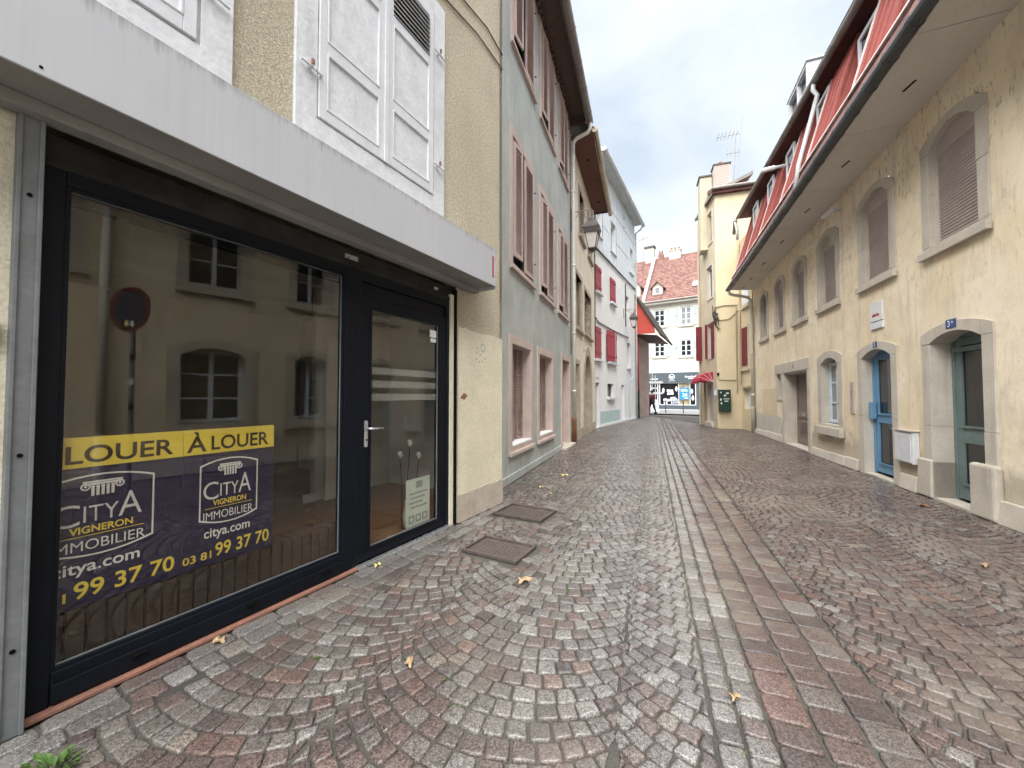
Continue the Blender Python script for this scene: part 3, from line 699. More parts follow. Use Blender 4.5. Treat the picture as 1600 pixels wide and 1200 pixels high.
# glazed shop door
b = MB(); b.rect_ring(1.70, 2.90, .026, 2.44, .05, .02, .12, .0, .09); b.build('door_frame', 'anthracite', A, bevel=.006)
MB().box(1.745, 2.855, .05, .10, 2.20, 2.36).build('door_transom', 'anthracite', A, bevel=.004)
DL, DR_, DB, DT = 1.752, 2.85, .032, 2.24
door = MB().rect_ring(DL, DR_, DB, DT, .105, .028, .095, .085, .10).build('door', 'anthracite', A, bevel=.007)
MB().rect_ring(DL + .095, DR_ - .095, DB + .078, DT - .09, .02, .020, .06).build('glazing_bead', 'anthracite', door, bevel=.003)
MB().rect_ring(DL + .113, DR_ - .113, DB + .096, DT - .108, .005, .040, .055).build('glazing_seal', 'galv', door)
MB().box(DL + .11, DR_ - .11, .052, .058, DB + .093, DT - .105).build('pane', 'shopglass', door)
for k in range(3):
    z = 1.645 - .115 * k; MB().box(DL + .115, DR_ - .125, .0595, .0605, z - .062, z).build('frosted_strip', 'frost', door)
MB().box(2.62, 2.72, .0495, .0505, 2.00, 2.075).build('sticker', 'room_white', door); MB().box(2.63, 2.715, .0495, .0505, 1.95, 1.99).build('sticker', 'room_white', door)
b = MB(); b.box(1.795, 1.828, .012, .028, .97, 1.19); h = b.build('handle', 'silver', door, bevel=.006)
MB().tube([(1.811, .015, 1.125), (1.811, -.035, 1.125), (1.83, -.042, 1.123), (1.94, -.042, 1.12)], [.011, .011, .012, .009], 10).build('lever', 'silver', h, smooth=True)
MB().tube([(1.811, .010, 1.03), (1.811, .013, 1.03)], .009, 10).build('key_cylinder', 'black', h)
# room behind the glass
ROOM = .09
MB().box(-2.0, 3.9, .12, 4.2, ROOM - .05, ROOM).build('shop_floor', 'floorwood', A)
MB().box(-2.0, 3.9, .12, 4.2, 2.75, 2.8).build('shop_ceiling', 'room_dark', A)
MB().box(-2.0, 3.9, 4.2, 4.3, 0, 2.8).build('interior_wall', 'room', A)
MB().box(-2.1, -2.0, .02, 4.2, 0, 2.8).build('interior_wall', 'room', A); MB().box(3.80, 3.9, .02, 4.2, 0, 2.8).build('interior_wall', 'room_white', A)
MB().box(2.6, 3.8, 1.9, 1.98, 0, 2.75).build('interior_wall', 'room_white', A)
MB().box(2.45, 3.8, 1.885, 1.9, ROOM, ROOM + .10).build('skirting', 'room_white', A)
idoor = MB().box(2.62, 3.16, 1.70, 1.74, ROOM + .02, 2.15).build('interior_door', 'room_white', A, bevel=.004)
MB().rect_ring(3.30, 3.56, 1.25, 1.62, .02, 1.88, 1.90).build('picture_frame', 'room_white', A)
# low wall of soldier bricks behind the big pane
led = MB().box(-.4, 1.76, .262, .44, ROOM, .30).build('brick_ledge', 'black', A)
br = MB().box(-.0315, .0315, 0, .205, 0, .235).mesh('brick', 'brick_dark')
xx = -.36
while xx < 1.76:
    o = link('brick', br, led, .004); o.location = (xx, .243 + random.uniform(-.003, .003), ROOM + random.uniform(0, .006)); xx += .0755
# small fixtures of the wall
MB().box(-.19, -.055, -.035, -.006, 1.605, 1.70).build('intercom', 'grey_box', A, bevel=.004); MB().box(-.175, -.07, -.038, -.035, 1.62, 1.685).build('intercom_grille', 'silver', A)
MB().box(-.19, -.06, -.02, -.006, 1.16, 1.265).build('letter_flap', 'galv', A, bevel=.004)
MB().box(-.12, -.035, -.05, -.0, 0, .16).build('rail_shoe', 'galv', A, bevel=.004)
for pts in (((2.3, 5.60), (2.77, 5.68), (3.37, 5.80), (3.96, 5.80)), ((2.6, 5.90), (3.05, 5.96), (3.58, 6.06), (3.96, 6.0))):
    MB().tube([(x, -.012, z) for x, z in pts], .008, 6).build('cable', 'cable', A)
for cx, cz, r in ((3.39, 1.93, .035), (3.515, 1.98, .05)):
    MB().ring([(cx + r * math.cos(t * .6283), cz + r * 1.1 * math.sin(t * .6283)) for t in range(10)], [(cx + r * .78 * math.cos(t * .6283), cz + r * .85 * math.sin(t * .6283)) for t in range(10)], -.0075, -.006).build('chalk_mark', 'poster_grey', A)
for cx, cz in ((3.36, 1.82), (3.42, 1.79), (3.48, 1.80), (3.54, 1.84), (3.44, 1.88)):
    MB().box(cx, cx + .03, -.0075, -.006, cz, cz + .02).build('chalk_mark', 'poster_grey', A)
MB().prism([(3.06, 1.37), (3.14, 1.35), (3.20, 1.40), (3.13, 1.43)], -.0075, -.006).build('paint_smear', 'terracotta', A)

# ---- letting banners stuck inside the pane
def banner(name_label, x0, x1):
    t = thing('letting_banner', name_label, 'banner', FA.w(0, 0), FA.phi, 'letting banners in the shop window')
    W = x1 - x0; Z0, Z1 = .40, 1.20; y = .075
    def X(u): return x0 + W * u
    def Zz(v): return Z0 + (Z1 - Z0) * v
    MB().box(x0, x1, y, y + .0015, Z0, Z1 - .145).build('banner_sheet', 'navy', t)
    MB().box(x0, x1, y, y + .0016, Z1 - .145, Z1).build('header_strip', 'yellow', t)
    yy = y - .001
    text_part('lettering', '\u00c0', X(.03), X(.225), Zz(.838), Zz(.985), yy, 'brown_letter', t, .018)
    text_part('lettering', 'LOUER', X(.27), X(.93), Zz(.842), Zz(.95), yy, 'brown_letter', t, .018)
    # emblem: shield with bowed top and bottom
    fx0, fx1, fz0, fz1 = X(.16), X(.80), Zz(.285), Zz(.775)
    def shield(i):
        a = []
        for k in range(9): u = k / 8; a.append((fx0 + i + (fx1 - fx0 - 2 * i) * u, fz0 + i + .035 - .035 * (1 - (2 * u - 1) ** 2)))
        for k in range(9): u = 1 - k / 8; a.append((fx0 + i + (fx1 - fx0 - 2 * i) * u, fz1 - i - .035 + .035 * (1 - (2 * u - 1) ** 2)))
        return a
    MB().ring(shield(0), shield(.0075), yy - .0004, yy).build('emblem_frame', 'banner_white', t)
    # column capital
    cx = X(.48); cz = Zz(.70); k = W * .115; c = MB()
    c.box(cx - k, cx + k, yy - .0004, yy, cz + .018, cz + .026)
    c.prism([(cx - k * .95, cz + .006), (cx + k * .95, cz + .006), (cx + k * .8, cz + .016), (cx - k * .8, cz + .016)], yy - .0004, yy)
    for s in (-1, 1):
        px = cx + s * k * .86; rr = .018
        c.ring([(px + rr * math.cos(q * .5236), cz + .0 + rr * math.sin(q * .5236)) for q in range(12)], [(px + rr * .62 * math.cos(q * .5236), cz + rr * .62 * math.sin(q * .5236)) for q in range(12)], yy - .0004, yy)
        c.prism([(px + .006 * math.cos(q * 1.047), cz + .006 * math.sin(q * 1.047)) for q in range(6)], yy - .0004, yy)
    for q in range(5):
        px = cx + (q - 2) * k * .25; c.prism([(px - k * .075, cz - .046), (px + k * .075, cz - .046), (px + k * .085, cz + .003), (px - k * .085, cz + .003)], yy - .0004, yy)
    c.build('column_capital', 'banner_white', t, recalc=False)
    text_part('lettering', 'C', X(.20), X(.355), Zz(.475), Zz(.605), yy, 'banner_white', t, -.004)
    text_part('lettering', 'ITY', X(.375), X(.575), Zz(.49), Zz(.585), yy, 'banner_white', t, -.004)
    text_part('lettering', 'A', X(.575), X(.72), Zz(.49), Zz(.64), yy, 'banner_white', t, -.004)
    text_part('lettering', 'VIGNERON', X(.30), X(.665), Zz(.425), Zz(.468), yy, 'yellow', t, .022)
    MB().box(X(.22), X(.735), yy - .0004, yy, Zz(.408), Zz(.412)).build('emblem_rule', 'yellow', t)
    text_part('lettering', 'IMMOBILIER', X(.205), X(.745), Zz(.325), Zz(.385), yy, 'banner_white', t, -.004)
    text_part('lettering', 'citya.com', X(.215), X(.715), Zz(.175), Zz(.262), yy, 'banner_white', t, .014)
    text_part('lettering', '03 81', X(.015), X(.295), Zz(.045), Zz(.10), yy, 'yellow', t, .012)
    text_part('lettering', '99 37 70', X(.335), X(.955), Zz(.045), Zz(.145), yy, 'yellow', t, .016)
    return t
banner('navy and yellow to-let banner cut off on its left by the dark window frame', -.005, .602)
banner('navy and yellow to-let banner showing its whole text, nearer the shop door', .604, 1.098)
# card and dried stems inside the door
pc = thing('opening_hours_card', 'pale mint printed card standing behind the glass of the shop door', 'card', FA.w(0, 0), FA.phi)
MB().box(2.33, 2.66, .075, .078, .13, .585).build('card', 'poster', pc)
MB().box(2.46, 2.55, .0735, .0745, .49, .555).build('logo', 'poster_grey', pc)
for k in range(4): MB().box(2.37 + .02 * (k % 2), 2.62 - .03 * (k % 3), .0735, .0745, .435 - .045 * k, .452 - .045 * k).build('print_line', 'poster_grey', pc)
for k in range(3): MB().rect_ring(2.365 + .093 * k, 2.44 + .093 * k, .16, .235, .018, .0735, .0745).build('icon', 'poster_grey', pc)
st = thing('dried_stems', 'three thin dried stems with round heads behind the shop door glass', 'stems', FA.w(0, 0), FA.phi)
for a, b_, z in ((2.40, 2.37, .78), (2.47, 2.50, .88), (2.60, 2.63, .74)):
    MB().tube([(a, .2, ROOM), (a, .2, .5), (b_, .2, z)], .004, 6).build('stem', 'black', st); MB().lathe([(.002, z - .01), (.02, z + .01), (.028, z + .04), (.018, z + .065), (.003, z + .075)], b_, .2, 10).build('flower_head', 'poster_grey', st, smooth=True)
MB().lathe([(.05, ROOM), (.06, ROOM + .1), (.035, ROOM + .22), (.04, ROOM + .26)], 2.49, .2, 12).build('vase', 'room_white', st, smooth=True)

# ================================================================== green house
B = thing('green_house', 'grey-green rendered house with pink stone windows and louvred shutters', 'house', FB.o, FB.phi)
gw = [(.42, 1.50, .57, 2.25), (2.12, 3.24, .57, 2.25)]; fw = [(.46, 1.64, 3.60, 5.76), (2.27, 3.37, 3.60, 5.70), (4.02, 5.10, 3.58, 5.66)]
sw = [(.50, 1.70, 7.40, 9.45), (2.33, 3.50, 7.38, 9.42), (4.14, 5.18, 7.34, 9.40)]
holes = [(a - .03, b_ + .03, c - .03, d + .03) for a, b_, c, d in gw + fw + sw] + [(4.37, 5.40, 0, 2.36)]
facade(B, 'wall', -.72, 5.74, 0, 9.62, holes, 'greenwall')
MB().box(5.64, 5.74, -.47, .02, 9.44, 9.70).build('eave_end', 'darkwood', B)
MB().box(-.72, 5.74, -.46, .02, 9.625, 9.70).build('eave_deck', 'darkwood', B)
MB().box(-.72, 5.74, .35, 6, 9.6, 9.7).build('roof_deck', 'roofold', B)
MB().prism_x([(-.62, 9.66), (-.62, 9.74), (5, 13.2), (5, 13.1)], -.72, 5.74).build('roof', 'roofold', B)
MB().box(-.72, 4.25, -.028, 0, 0, .13).build('plinth', 'greenwall', B, bevel=.008)
def louvre_leaf(w, h, mat):
    fr = MB(); st = .045
    fr.box(0, st, 0, .032, 0, h); fr.box(w - st, w, 0, .032, 0, h); fr.box(st, w - st, .002, .03, 0, .07); fr.box(st, w - st, .002, .03, h - .07, h)
    z = .09
    while z < h - .1:
        if True:
            fr.add([(st, .002, z), (w - st, .002, z), (w - st, .030, z + .052), (st, .030, z + .052), (st, .010, z - .006), (w - st, .010, z - .006), (w - st, .036, z + .046), (st, .036, z + .046)],
                   [(0, 1, 2, 3), (7, 6, 5, 4), (0, 4, 5, 1), (1, 5, 6, 2), (2, 6, 7, 3), (3, 7, 4, 0)])
        z += .052
    fr.box(st, w - st, .036, .040, .05, h - .05)
    return fr.mesh('shutter', mat)
leafL = louvre_leaf(.33, 2.06, 'pinkshut'); leafR = louvre_leaf(.50, 2.06, 'pinkshut'); leafG = louvre_leaf(.27, 1.66, 'pinkshut_old')
def pink_surround(a, b_, c, d, t, depth, sill=.05):
    s = MB().rect_ring(a - t, b_ + t, c - t, d + t, t, -.022, depth).build('window_surround', 'pinkstone', B, bevel=.006)
    MB().box(a - t - .02, b_ + t + .02, -.06, -.02, c - t, c - t + sill).build('sill', 'pinkstone', B, bevel=.005)
    return s
for a, b_, c, d in gw:
    pink_surround(a, b_, c, d, .15, .26, .06)
    MB().box(a, b_, -.03, .24, c - .012, c + .018).build('sill', 'whitewall', B)
    n = 4; wd = (b_ - a) / n
    for k in range(n):
        o = link('folding_shutter', leafG, B); o.location = (a + k * wd + (.0 if k % 2 == 0 else .02), .19 - (.0 if k % 2 else .02), c + .02); o.rotation_euler = (0, 0, RAD(9 if k % 2 == 0 else -9)); o.scale.x = wd / .27
    MB().box(a - .02, b_ + .02, .25, .28, c, d).build('blind', 'black', B)
for row, hs in ((fw, 0), (sw, 1)):
    for i, (a, b_, c, d) in enumerate(row):
        pink_surround(a, b_, c, d, .12, .22)
        casement(B, a, b_, c + .02, d, .20, 'greenframe', 2, 3, 'glassd', .06, panes=False)
        o = link('shutter', leafL, B); o.location = (a + .015, -.045, c + .12); o.rotation_euler = (0, 0, RAD(-7)); o.scale.z = (d - c - .22) / 2.06
        o = link('shutter', leafR, B); o.location = (b_ - .012 - .50, -.03, c + .03); o.rotation_euler = (0, 0, RAD(-1.5)); o.scale.z = (d - c - .06) / 2.06
        for zz in (c + .35, d - .4): MB().tube([(b_ + .02, -.02, zz), (b_ + .02, -.075, zz)], .012, 6).build('hinge', 'iron', B)
# side door in a stone frame
MB().ring([(4.25, 0), (5.52, 0), (5.52, 2.50), (4.25, 2.50)], [(4.40, -.01), (5.38, -.01), (5.38, 2.34), (4.40, 2.34)], -.025, .32).build('door_surround', 'pinkstone', B, bevel=.006)
MB().box(4.39, 5.39, .28, .33, 0, 2.34).build('door', 'pinkshut_old', B)
MB().box(4.2, 5.55, -.16, .3, 0, .06).build('door_step', 'greystone', B, bevel=.01)
# eave
s = MB(); yb = -.47
while yb < -.02: s.box(-.72, 5.70, yb, yb + .143, 9.60, 9.625); yb += .145
s.build('soffit', 'darkwood', B)
xx = -.5
while xx < 5.7: MB().box(xx, xx + .10, -.09, .0, 9.47, 9.60).build('corbel', 'darkwood', B); xx += .16
MB().box(-.72, 5.70, -.49, -.465, 9.52, 9.68).build('fascia_board', 'darkwood', B)
gutter(B, 'gutter', [(-.72, -.58, 9.56), (5.74, -.58, 9.46)], .105, 'zinc')
b = MB(); b.tube([(5.66, -.60, 9.38), (5.66, -.60, 9.22), (5.67, -.54, 9.12), (5.69, -.20, 9.02), (5.70, -.10, 8.93), (5.70, -.09, 8.75), (5.70, -.09, 4), (5.70, -.09, .72)], .055, 10)
for zz in (1.5, 3.2, 5.2, 7.4): b.tube([(5.70, -.09, zz), (5.70, -.09, zz + .05)], .066, 10)
b.build('downpipe', 'pipe_white', B, smooth=True)
MB().tube([(5.70, -.09, .74), (5.70, -.09, .70), (5.70, -.09, 0)], [.07, .066, .066], 10).build('pipe_shoe', 'rust', B, smooth=True)
MB().tube([(5.62, -.02, 9.0), (5.60, -.02, 5), (5.62, -.02, 2.6)], .012, 6).build('cable', 'cable', B)

# ================================================================== cream house
C = thing('cream_house', 'narrow cream house with red-brown boarded eave and a pointed stone doorway', 'house', FB.w(5.74, 0), FB.phi)
CX = 5.52
ch = [(.80, 1.92, 3.62, 5.30), (2.62, 4.25, 3.70, 5.22), (.55, 1.30, .0, 2.42), (2.35, 4.25, 0, 3.02), (1.55, 2.45, 6.85, 8.35), (3.6, 4.5, 6.85, 8.35)]
facade(C, 'wall', 0, CX, 0, 9.35, ch, 'cream', .18)
for i in (0, 1, 4, 5):
    a, b_, c, d = ch[i]
    MB().rect_ring(a - .14, b_ + .14, c - .14, d + .14, .14, -.02, .16).build('window_surround', 'oldstone', C, bevel=.005)
    MB().box(a - .2, b_ + .2, -.10, -.0, c - .16, c - .06).build('sill', 'oldstone', C, bevel=.006)
    casement(C, a, b_, c, d, .14, 'oldstone', 2, 2, 'glassd', .06, panes=False)
for k in range(2):   # dried climber on the boarded window
    z = 3.75
    for q in range(4): MB().tube([(2.75 + k * .8 + q * .12, -.05, z + q * .3), (2.9 + k * .8 - q * .05, -.09, z + .35 + q * .28), (3.0 + k * .7, -.04, z + .6 + q * .2)], .012, 5).build('climber_stem', 'oldstone', C)
MB().ring([(.42, 0), (1.43, 0), (1.43, 2.55), (.42, 2.55)], [(.56, -.01), (1.29, -.01), (1.29, 2.40), (.56, 2.40)], -.03, .2).build('door_surround', 'oldstone', C, bevel=.008)
MB().box(.55, 1.30, .17, .2, 1.0, 2.42).build('window', 'glassd', C); MB().box(.55, 1.30, .12, .18, 0, 1.0).build('apron', 'oldstone', C)
# pointed arch
def gothic(x0, x1, z0, zs, zt, n=8):
    pts = [(x0, z0), (x1, z0)]; cx = (x0 + x1) / 2
    for i in range(n + 1): t = i / n; pts.append((x1 + (cx - x1) * t ** 1.6, zs + (zt - zs) * math.sin(t * math.pi / 2) ** .9))
    for i in range(1, n + 1): t = 1 - i / n; pts.append((x0 + (cx - x0) * t ** 1.6, zs + (zt - zs) * math.sin(t * math.pi / 2) ** .9))
    return pts
MB().ring(gothic(2.2, 4.40, 0, 1.95, 3.22), gothic(2.52, 4.08, -.01, 1.85, 2.90), -.03, .5).build('door_surround', 'oldstone', C, bevel=.01)
MB().box(2.4, 4.2, .42, .48, 0, 3.0).build('door', 'browndoor', C)
MB().box(0, CX, -.02, 0, 0, .3).build('plinth', 'oldstone', C)
xx = 0.0; s = MB()
while xx < 5.16: s.box(xx + .004, xx + .116, -.70, -.0, 9.14 + random.uniform(-.002, .002), 9.165); xx += .12
s.build('soffit', 'redwood', C)
MB().box(0, 5.17, -.725, -.70, 9.08, 9.26).build('fascia_board', 'darkwood', C)
MB().box(5.165, 5.19, -.72, 0, 9.10, 9.24).build('fascia_board', 'redwood', C)
gutter(C, 'gutter', [(-.0, -.72, 9.22), (5.2, -.72, 9.02)], .085, 'zinc_beige', .6)
MB().prism_x([(-.70, 9.24), (-.70, 9.30), (5, 12.8), (5, 12.7)], 0, 5.19).build('roof', 'roofold', C)
for xx in (1.3, 4.2): MB().ring([(xx + .07 * math.cos(q * .785), -.35 + .0 * q) for q in range(8)], [(xx + .04 * math.cos(q * .785), -.35) for q in range(8)], 9.12, 9.13) if False else MB().lathe([(.06, 9.125), (.06, 9.139)], xx, -.35, 8).build('soffit_vent', 'black', C)
MB().box(CX - .06, CX + .04, -.0, 6, 0, 9.3).build('side_wall', 'cream', C)
MB().tube([(CX - .08, -.03, 9.0), (CX - .08, -.03, 3.8), (CX - .02, -.03, 3.5)], .02, 6).build('cable', 'cable', C)

# ================================================================== white house
Wh = thing('white_house', 'tall white house with red shutters and panel-clad top floor', 'house', FW.o, FW.phi)
WL = 7.95
wup = [(2.52, 3.42, 8.52, 10.0), (6.38, 7.28, 8.58, 10.0), (-.0 + .30, 1.0, 8.55, 9.9)]
wlo = [(5.86, 6.60, 2.98, 4.38), (1.88, 2.94, 1.34, 1.96), (.05, .62, .0, 1.96), (4.50, 5.10, .0, 1.96), (5.7, 6.3, 5.9, 7.0)]
facade(Wh, 'wall', 0, WL, 0, 12.0, wup + wlo, 'whitewall', .2)
MB().box(0, .06, 0, 6, 0, 12).build('side_wall', 'whitewall', Wh); MB().box(WL - .06, WL, .0, 6, 0, 12).build('side_wall', 'whitewall', Wh)
facade(Wh, 'cladding_backing', .02, WL - .02, 7.9, 11.9, wup, 'zinc_dark', 0, -.006)  # dark sheet added behind the panels so their gaps read dark
pw, ph = .605, 1.335; cache = {}
for r in range(3):
    for k in range(13):
        xa, xb, za, zb = .03 + k * pw, .03 + (k + 1) * pw - .04, 7.92 + r * ph, 7.92 + (r + 1) * ph - .045
        if any(h[0] < (xa + xb) / 2 < h[1] and za < h[3] and zb > h[2] for h in wup):
            for c0, c1 in ((za, 8.50), (10.02, zb)):
                if c1 - c0 > .1 and not (c0 > 9.9 and za > 10.02): 
                    MB().box(xa, xb, -.028, 0, c0, min(c1, zb) if c0 != za else c1).build('cladding_panel', 'panel', Wh)
            continue
        key = 'p'
        if key not in cache: cache[key] = MB().box(0, pw - .04, -.028, 0, 0, ph - .045).mesh('cladding_panel', 'panel')
        o = link('cladding_panel', cache[key], Wh); o.location = (xa, random.uniform(-.004, .002), za)
for a, b_, c, d in wup:
    casement(Wh, a, b_, c, d, .12, 'white_paint', 2, 1, 'glassl', .07, panes=False); MB().box(a - .08, b_ + .08, -.10, .02, c - .07, c).build('sill', 'white_paint', Wh)
    MB().rect_ring(a - .04, b_ + .04, c, d + .05, .04, -.045, .0).build('window_trim', 'panel', Wh)
MB().tube([(-.02, -.05, 7.82), (2, -.05, 7.80), (WL, -.05, 7.86)], .035, 6).build('cable', 'cable', Wh)
MB().tube([(-.02, -.05, 4.75), (.4, -.04, 4.62), (3, -.04, 4.60), (6, -.04, 4.66)], .028, 6).build('cable', 'cable', Wh)
def plank_shutter(parent, x0, x1, z0, z1, mat, y=-.05, rz=0, hinge='l', braces=True):
    w = x1 - x0; b = MB(); n = max(2, round(w / .22)); pw_ = w / n
    for k in range(n): b.box(k * pw_ + .003, (k + 1) * pw_ - .003, 0, .03, 0, z1 - z0)
    o = b.build('shutter', mat, parent)
    if braces:
        h = z1 - z0; c = MB(); c.box(.02, w - .02, -.022, .0, h * .14, h * .14 + .1); c.box(.02, w - .02, -.022, 0, h * .82, h * .82 + .1); c.build('brace', mat, o)
    o.location = (x0, y, z0); o.rotation_euler = (0, 0, RAD(rz)); return o
for a, b_, c, d in ((.06, .86, 5.97, 7.10), (2.36, 3.30, 5.98, 7.16), (.02, .80, 3.02, 4.40)):
    plank_shutter(Wh, a, (a + b_) / 2 - .004, c, d, 'redshut'); plank_shutter(Wh, (a + b_) / 2 + .004, b_, c, d, 'redshut')
    MB().box(a - .06, b_ + .08, -.16, .0, c - .13, c - .03).build('sill', 'white_paint', Wh, bevel=.006)
plank_shutter(Wh, 1.64, 2.36, 3.02, 4.46, 'redshut', -.08, -14); plank_shutter(Wh, 2.72, 3.36, 3.02, 4.46, 'redshut', -.22, 14)
MB().box(1.9, 3.2, -.012, .0, 3.04, 4.42).build('blind', 'panel', Wh); MB().box(1.75, 3.4, -.16, 0, 2.89, 2.99).build('sill', 'white_paint', Wh, bevel=.006)
a, b_, c, d = wlo[0]; casement(Wh, a, b_, c, d, .14, 'white_paint', 1, 2, 'glassd', .07, panes=False); MB().box(a - .08, b_ + .08, -.13, 0, c - .1, c - .0).build('sill', 'white_paint', Wh)
a, b_, c, d = wlo[4]; casement(Wh, a, b_, c, d, .14, 'white_paint', 1, 2, 'glassl', .07, panes=False)
a, b_, c, d = wlo[1]; casement(Wh, a, b_, c, d, .14, 'iron', 2, 1, 'glassd', .04, panes=False); MB().box(a - .12, b_ + .12, -.14, 0, c - .13, c - .02).build('sill', 'white_paint', Wh)
a, b_, c, d = wlo[2]; MB().box(a, b_, .13, .19, 0, d).build('door', 'lilac', Wh)
a, b_, c, d = wlo[3]; MB().box(a, b_, .13, .19, 0, d).build('door', 'white_paint', Wh); MB().box(a + .08, a + .12, .10, .13, .95, 1.1).build('door_handle', 'iron', Wh)
MB().box(.74, 4.08, -.02, 0, .10, .68).build('plinth', 'bluetile', Wh); MB().box(.66, WL, -.05, 0, 0, .10).build('plinth', 'whitewall', Wh)
MB().box(.16, .52, -.03, 0, 2.18, 2.42).build('number_plate', 'panel', Wh)
MB().prism_x([(-.45, 11.86), (-.45, 12.02), (5, 14.6), (5, 14.4), (0, 11.86)], -.15, WL + .15).build('roof', 'zinc_light', Wh)
gutter(Wh, 'gutter', [(-.15, -.52, 11.95), (WL + .2, -.52, 11.80)], .10, 'zinc_light', 2.5)
MB().tube([(WL - .05, -.5, 11.72), (WL - .06, -.4, 11.5), (WL - .08, -.09, 11.3), (WL - .08, -.09, 6), (WL - .08, -.09, .0)], .05, 8).build('downpipe', 'zinc_light', Wh, smooth=True)
MB().tube([(5.45, -.03, 7.6), (5.45, -.03, 5.2)], .03, 6).build('cable', 'cable', Wh)
for zz in (10.5, 11.1): MB().rect_ring(5.0, 5.25, zz, zz + .22, .03, -.06, -.03).build('vent_frame', 'white_paint', Wh)
MB().tube([(6.3, -.04, .0), (6.3, -.04, 2.2), (6.9, -.04, 2.45), (7.1, -.04, 3.4)], .03, 6).build('service_pipe', 'zinc_light', Wh)

# ================================================================== pink house with the red cheek
P = thing('pink_house', 'low pinkish-brown house with red boarded eave end and sloping tiled roof', 'house', FW.w(WL, 0), FW.phi)
facade(P, 'wall', 0, 4.3, 0, 5.3, [], 'pinkwall')
MB().box(4.24, 4.3, .0, 6, 0, 5.3).build('side_wall', 'pinkwall', P)
rb = MB()   # red boarded cheek closing the near end of the overhanging eave
nbd = 6
for k in range(nbd):
    y0 = -1.12 * k / nbd; y1 = -1.12 * (k + 1) / nbd + .008; t0 = 7.36 + 1.676 * y0; t1 = 7.36 + 1.676 * y1
    rb = MB().hexa([(-.02, y0, 5.22), (.02, y0, 5.22), (.02, y1, 5.22), (-.02, y1, 5.22), (-.02, y0, t0), (.02, y0, t0), (.02, y1, max(5.24, t1)), (-.02, y1, max(5.24, t1))]).build('cheek_board', 'redboard', P)
MB().hexa([(-.04, 0, 5.12), (.03, 0, 5.12), (.03, -1.14, 5.12), (-.04, -1.14, 5.12), (-.04, 0, 5.26), (.03, 0, 5.26), (.03, -1.14, 5.26), (-.04, -1.14, 5.26)]).build('cheek_rail', 'redboard', P)
MB().hexa([(.03, 0, 5.10), (4.5, 0, 5.10), (4.5, -1.25, 4.95), (.03, -1.25, 4.95), (.03, 0, 5.16), (4.5, 0, 5.16), (4.5, -1.25, 5.0), (.03, -1.25, 5.0)]).build('soffit', 'soffit_red', P)
MB().prism_x([(-1.45, 4.92), (-1.45, 5.04), (0, 7.55), (1.6, 9.6), (1.6, 9.4), (0, 7.35)], -.12, 4.6).build('roof', 'roofold', P)
gutter(P, 'gutter', [(-.1, -1.48, 5.0), (4.6, -1.48, 4.92)], .06, 'soffit_red', 1.5)
MB().tube([(.42, -.06, 5.1), (.42, -.06, 1.7)], .06, 8).build('downpipe', 'awning', P, smooth=True); MB().tube([(.42, -.06, 1.7), (.42, -.06, 0)], .07, 8).build('pipe_shoe', 'black', P, smooth=True)

# ================================================================== house across the end of the street
E_ = thing('end_house', 'off-white house with steep red tiled roof and grey shop front across the street end', 'house', FE.o, FE.phi)
ew = [(-1.82, -.84, 8.0, 9.62), (.54, 1.50, 7.95, 9.64), (-1.85, -.87, 5.1, 6.58), (.50, 1.47, 5.04, 6.58), (-4.2, -3.2, 8.0, 9.6), (-4.2, -3.2, 5.1, 6.6), (2.9, 3.9, 8.0, 9.6), (2.9, 3.9, 5.1, 6.6)]
facade(E_, 'wall', -7, 6, 3.55, 10.35, ew, 'endwall', .15)
MB().box(-7, 6, -.03, 0, 3.86, 4.95).build('timber_band', 'endwall', E_)
for k in range(18): MB().box(-6.9 + .7 * k, -6.87 + .7 * k, -.04, -.03, 3.9, 4.93).build('batten', 'endwall', E_)
for i, (a, b_, c, d) in enumerate(ew):
    casement(E_, a, b_, c, d, .05, 'white_paint', 2, 3, 'glassl' if i in (1,) else 'glassd', .10)
    MB().box(a - .2, b_ + .2, -.12, 0, c - .14, c - .02).build('sill', 'endwall', E_)
    for x0, x1 in ((b_ + .1, b_ + .52), (a - .52, a - .1)):
        s = MB().rect_ring(x0, x1, c, d, .05, -.06, -.01).build('shutter', 'white_paint', E_)
        for q in range(2): MB().box(x0 + .05, x1 - .05, -.045, -.02, c + .05 + (d - c) / 2 * q, c + (d - c) / 2 * (q + 1) - .05).build('shutter_panel', 'mint', s)
MB().box(-7, 6, -.45, .0, 10.12, 10.35).build('cornice', 'endwall', E_); gutter(E_, 'gutter', [(-7, -.5, 10.36), (6, -.5, 10.36)], .09, 'zinc', 3)
# tiled slope: every tile has its own edges
tl = MB(); rows = 30; SL = Vector((0, 5.4, 5.8)); u = SL / rows; nrm = Vector((0, -SL.z, SL.y)).normalized()
for r in range(rows):
    x = -7.0 + (.12 if r % 2 else 0)
    while x < 6:
        p = Vector((x, -.42, 10.38)) + u * r; q = p + u * 1.25; t = nrm * (.035 + random.uniform(0, .012)); e = Vector((.225, 0, 0))
        tl.add([p + t * 1.4, p + e + t * 1.4, q + e + t * .5, q + t * .5, p, p + e], [(0, 1, 2, 3), (4, 5, 1, 0)]); x += .24
to = tl.build('roof_tiles', 'tiles', E_, recalc=False); to['kind'] = 'stuff'
MB().add([(-7, -.42, 10.36), (6, -.42, 10.36), (6, 5.0, 16.2), (-7, 5.0, 16.2)], [(0, 1, 2, 3)]).build('roof', 'roofold', E_, recalc=False)
MB().tube([(-7, 5.0, 16.2), (6, 5.0, 16.2)], .12, 8).build('ridge', 'terracotta', E_)
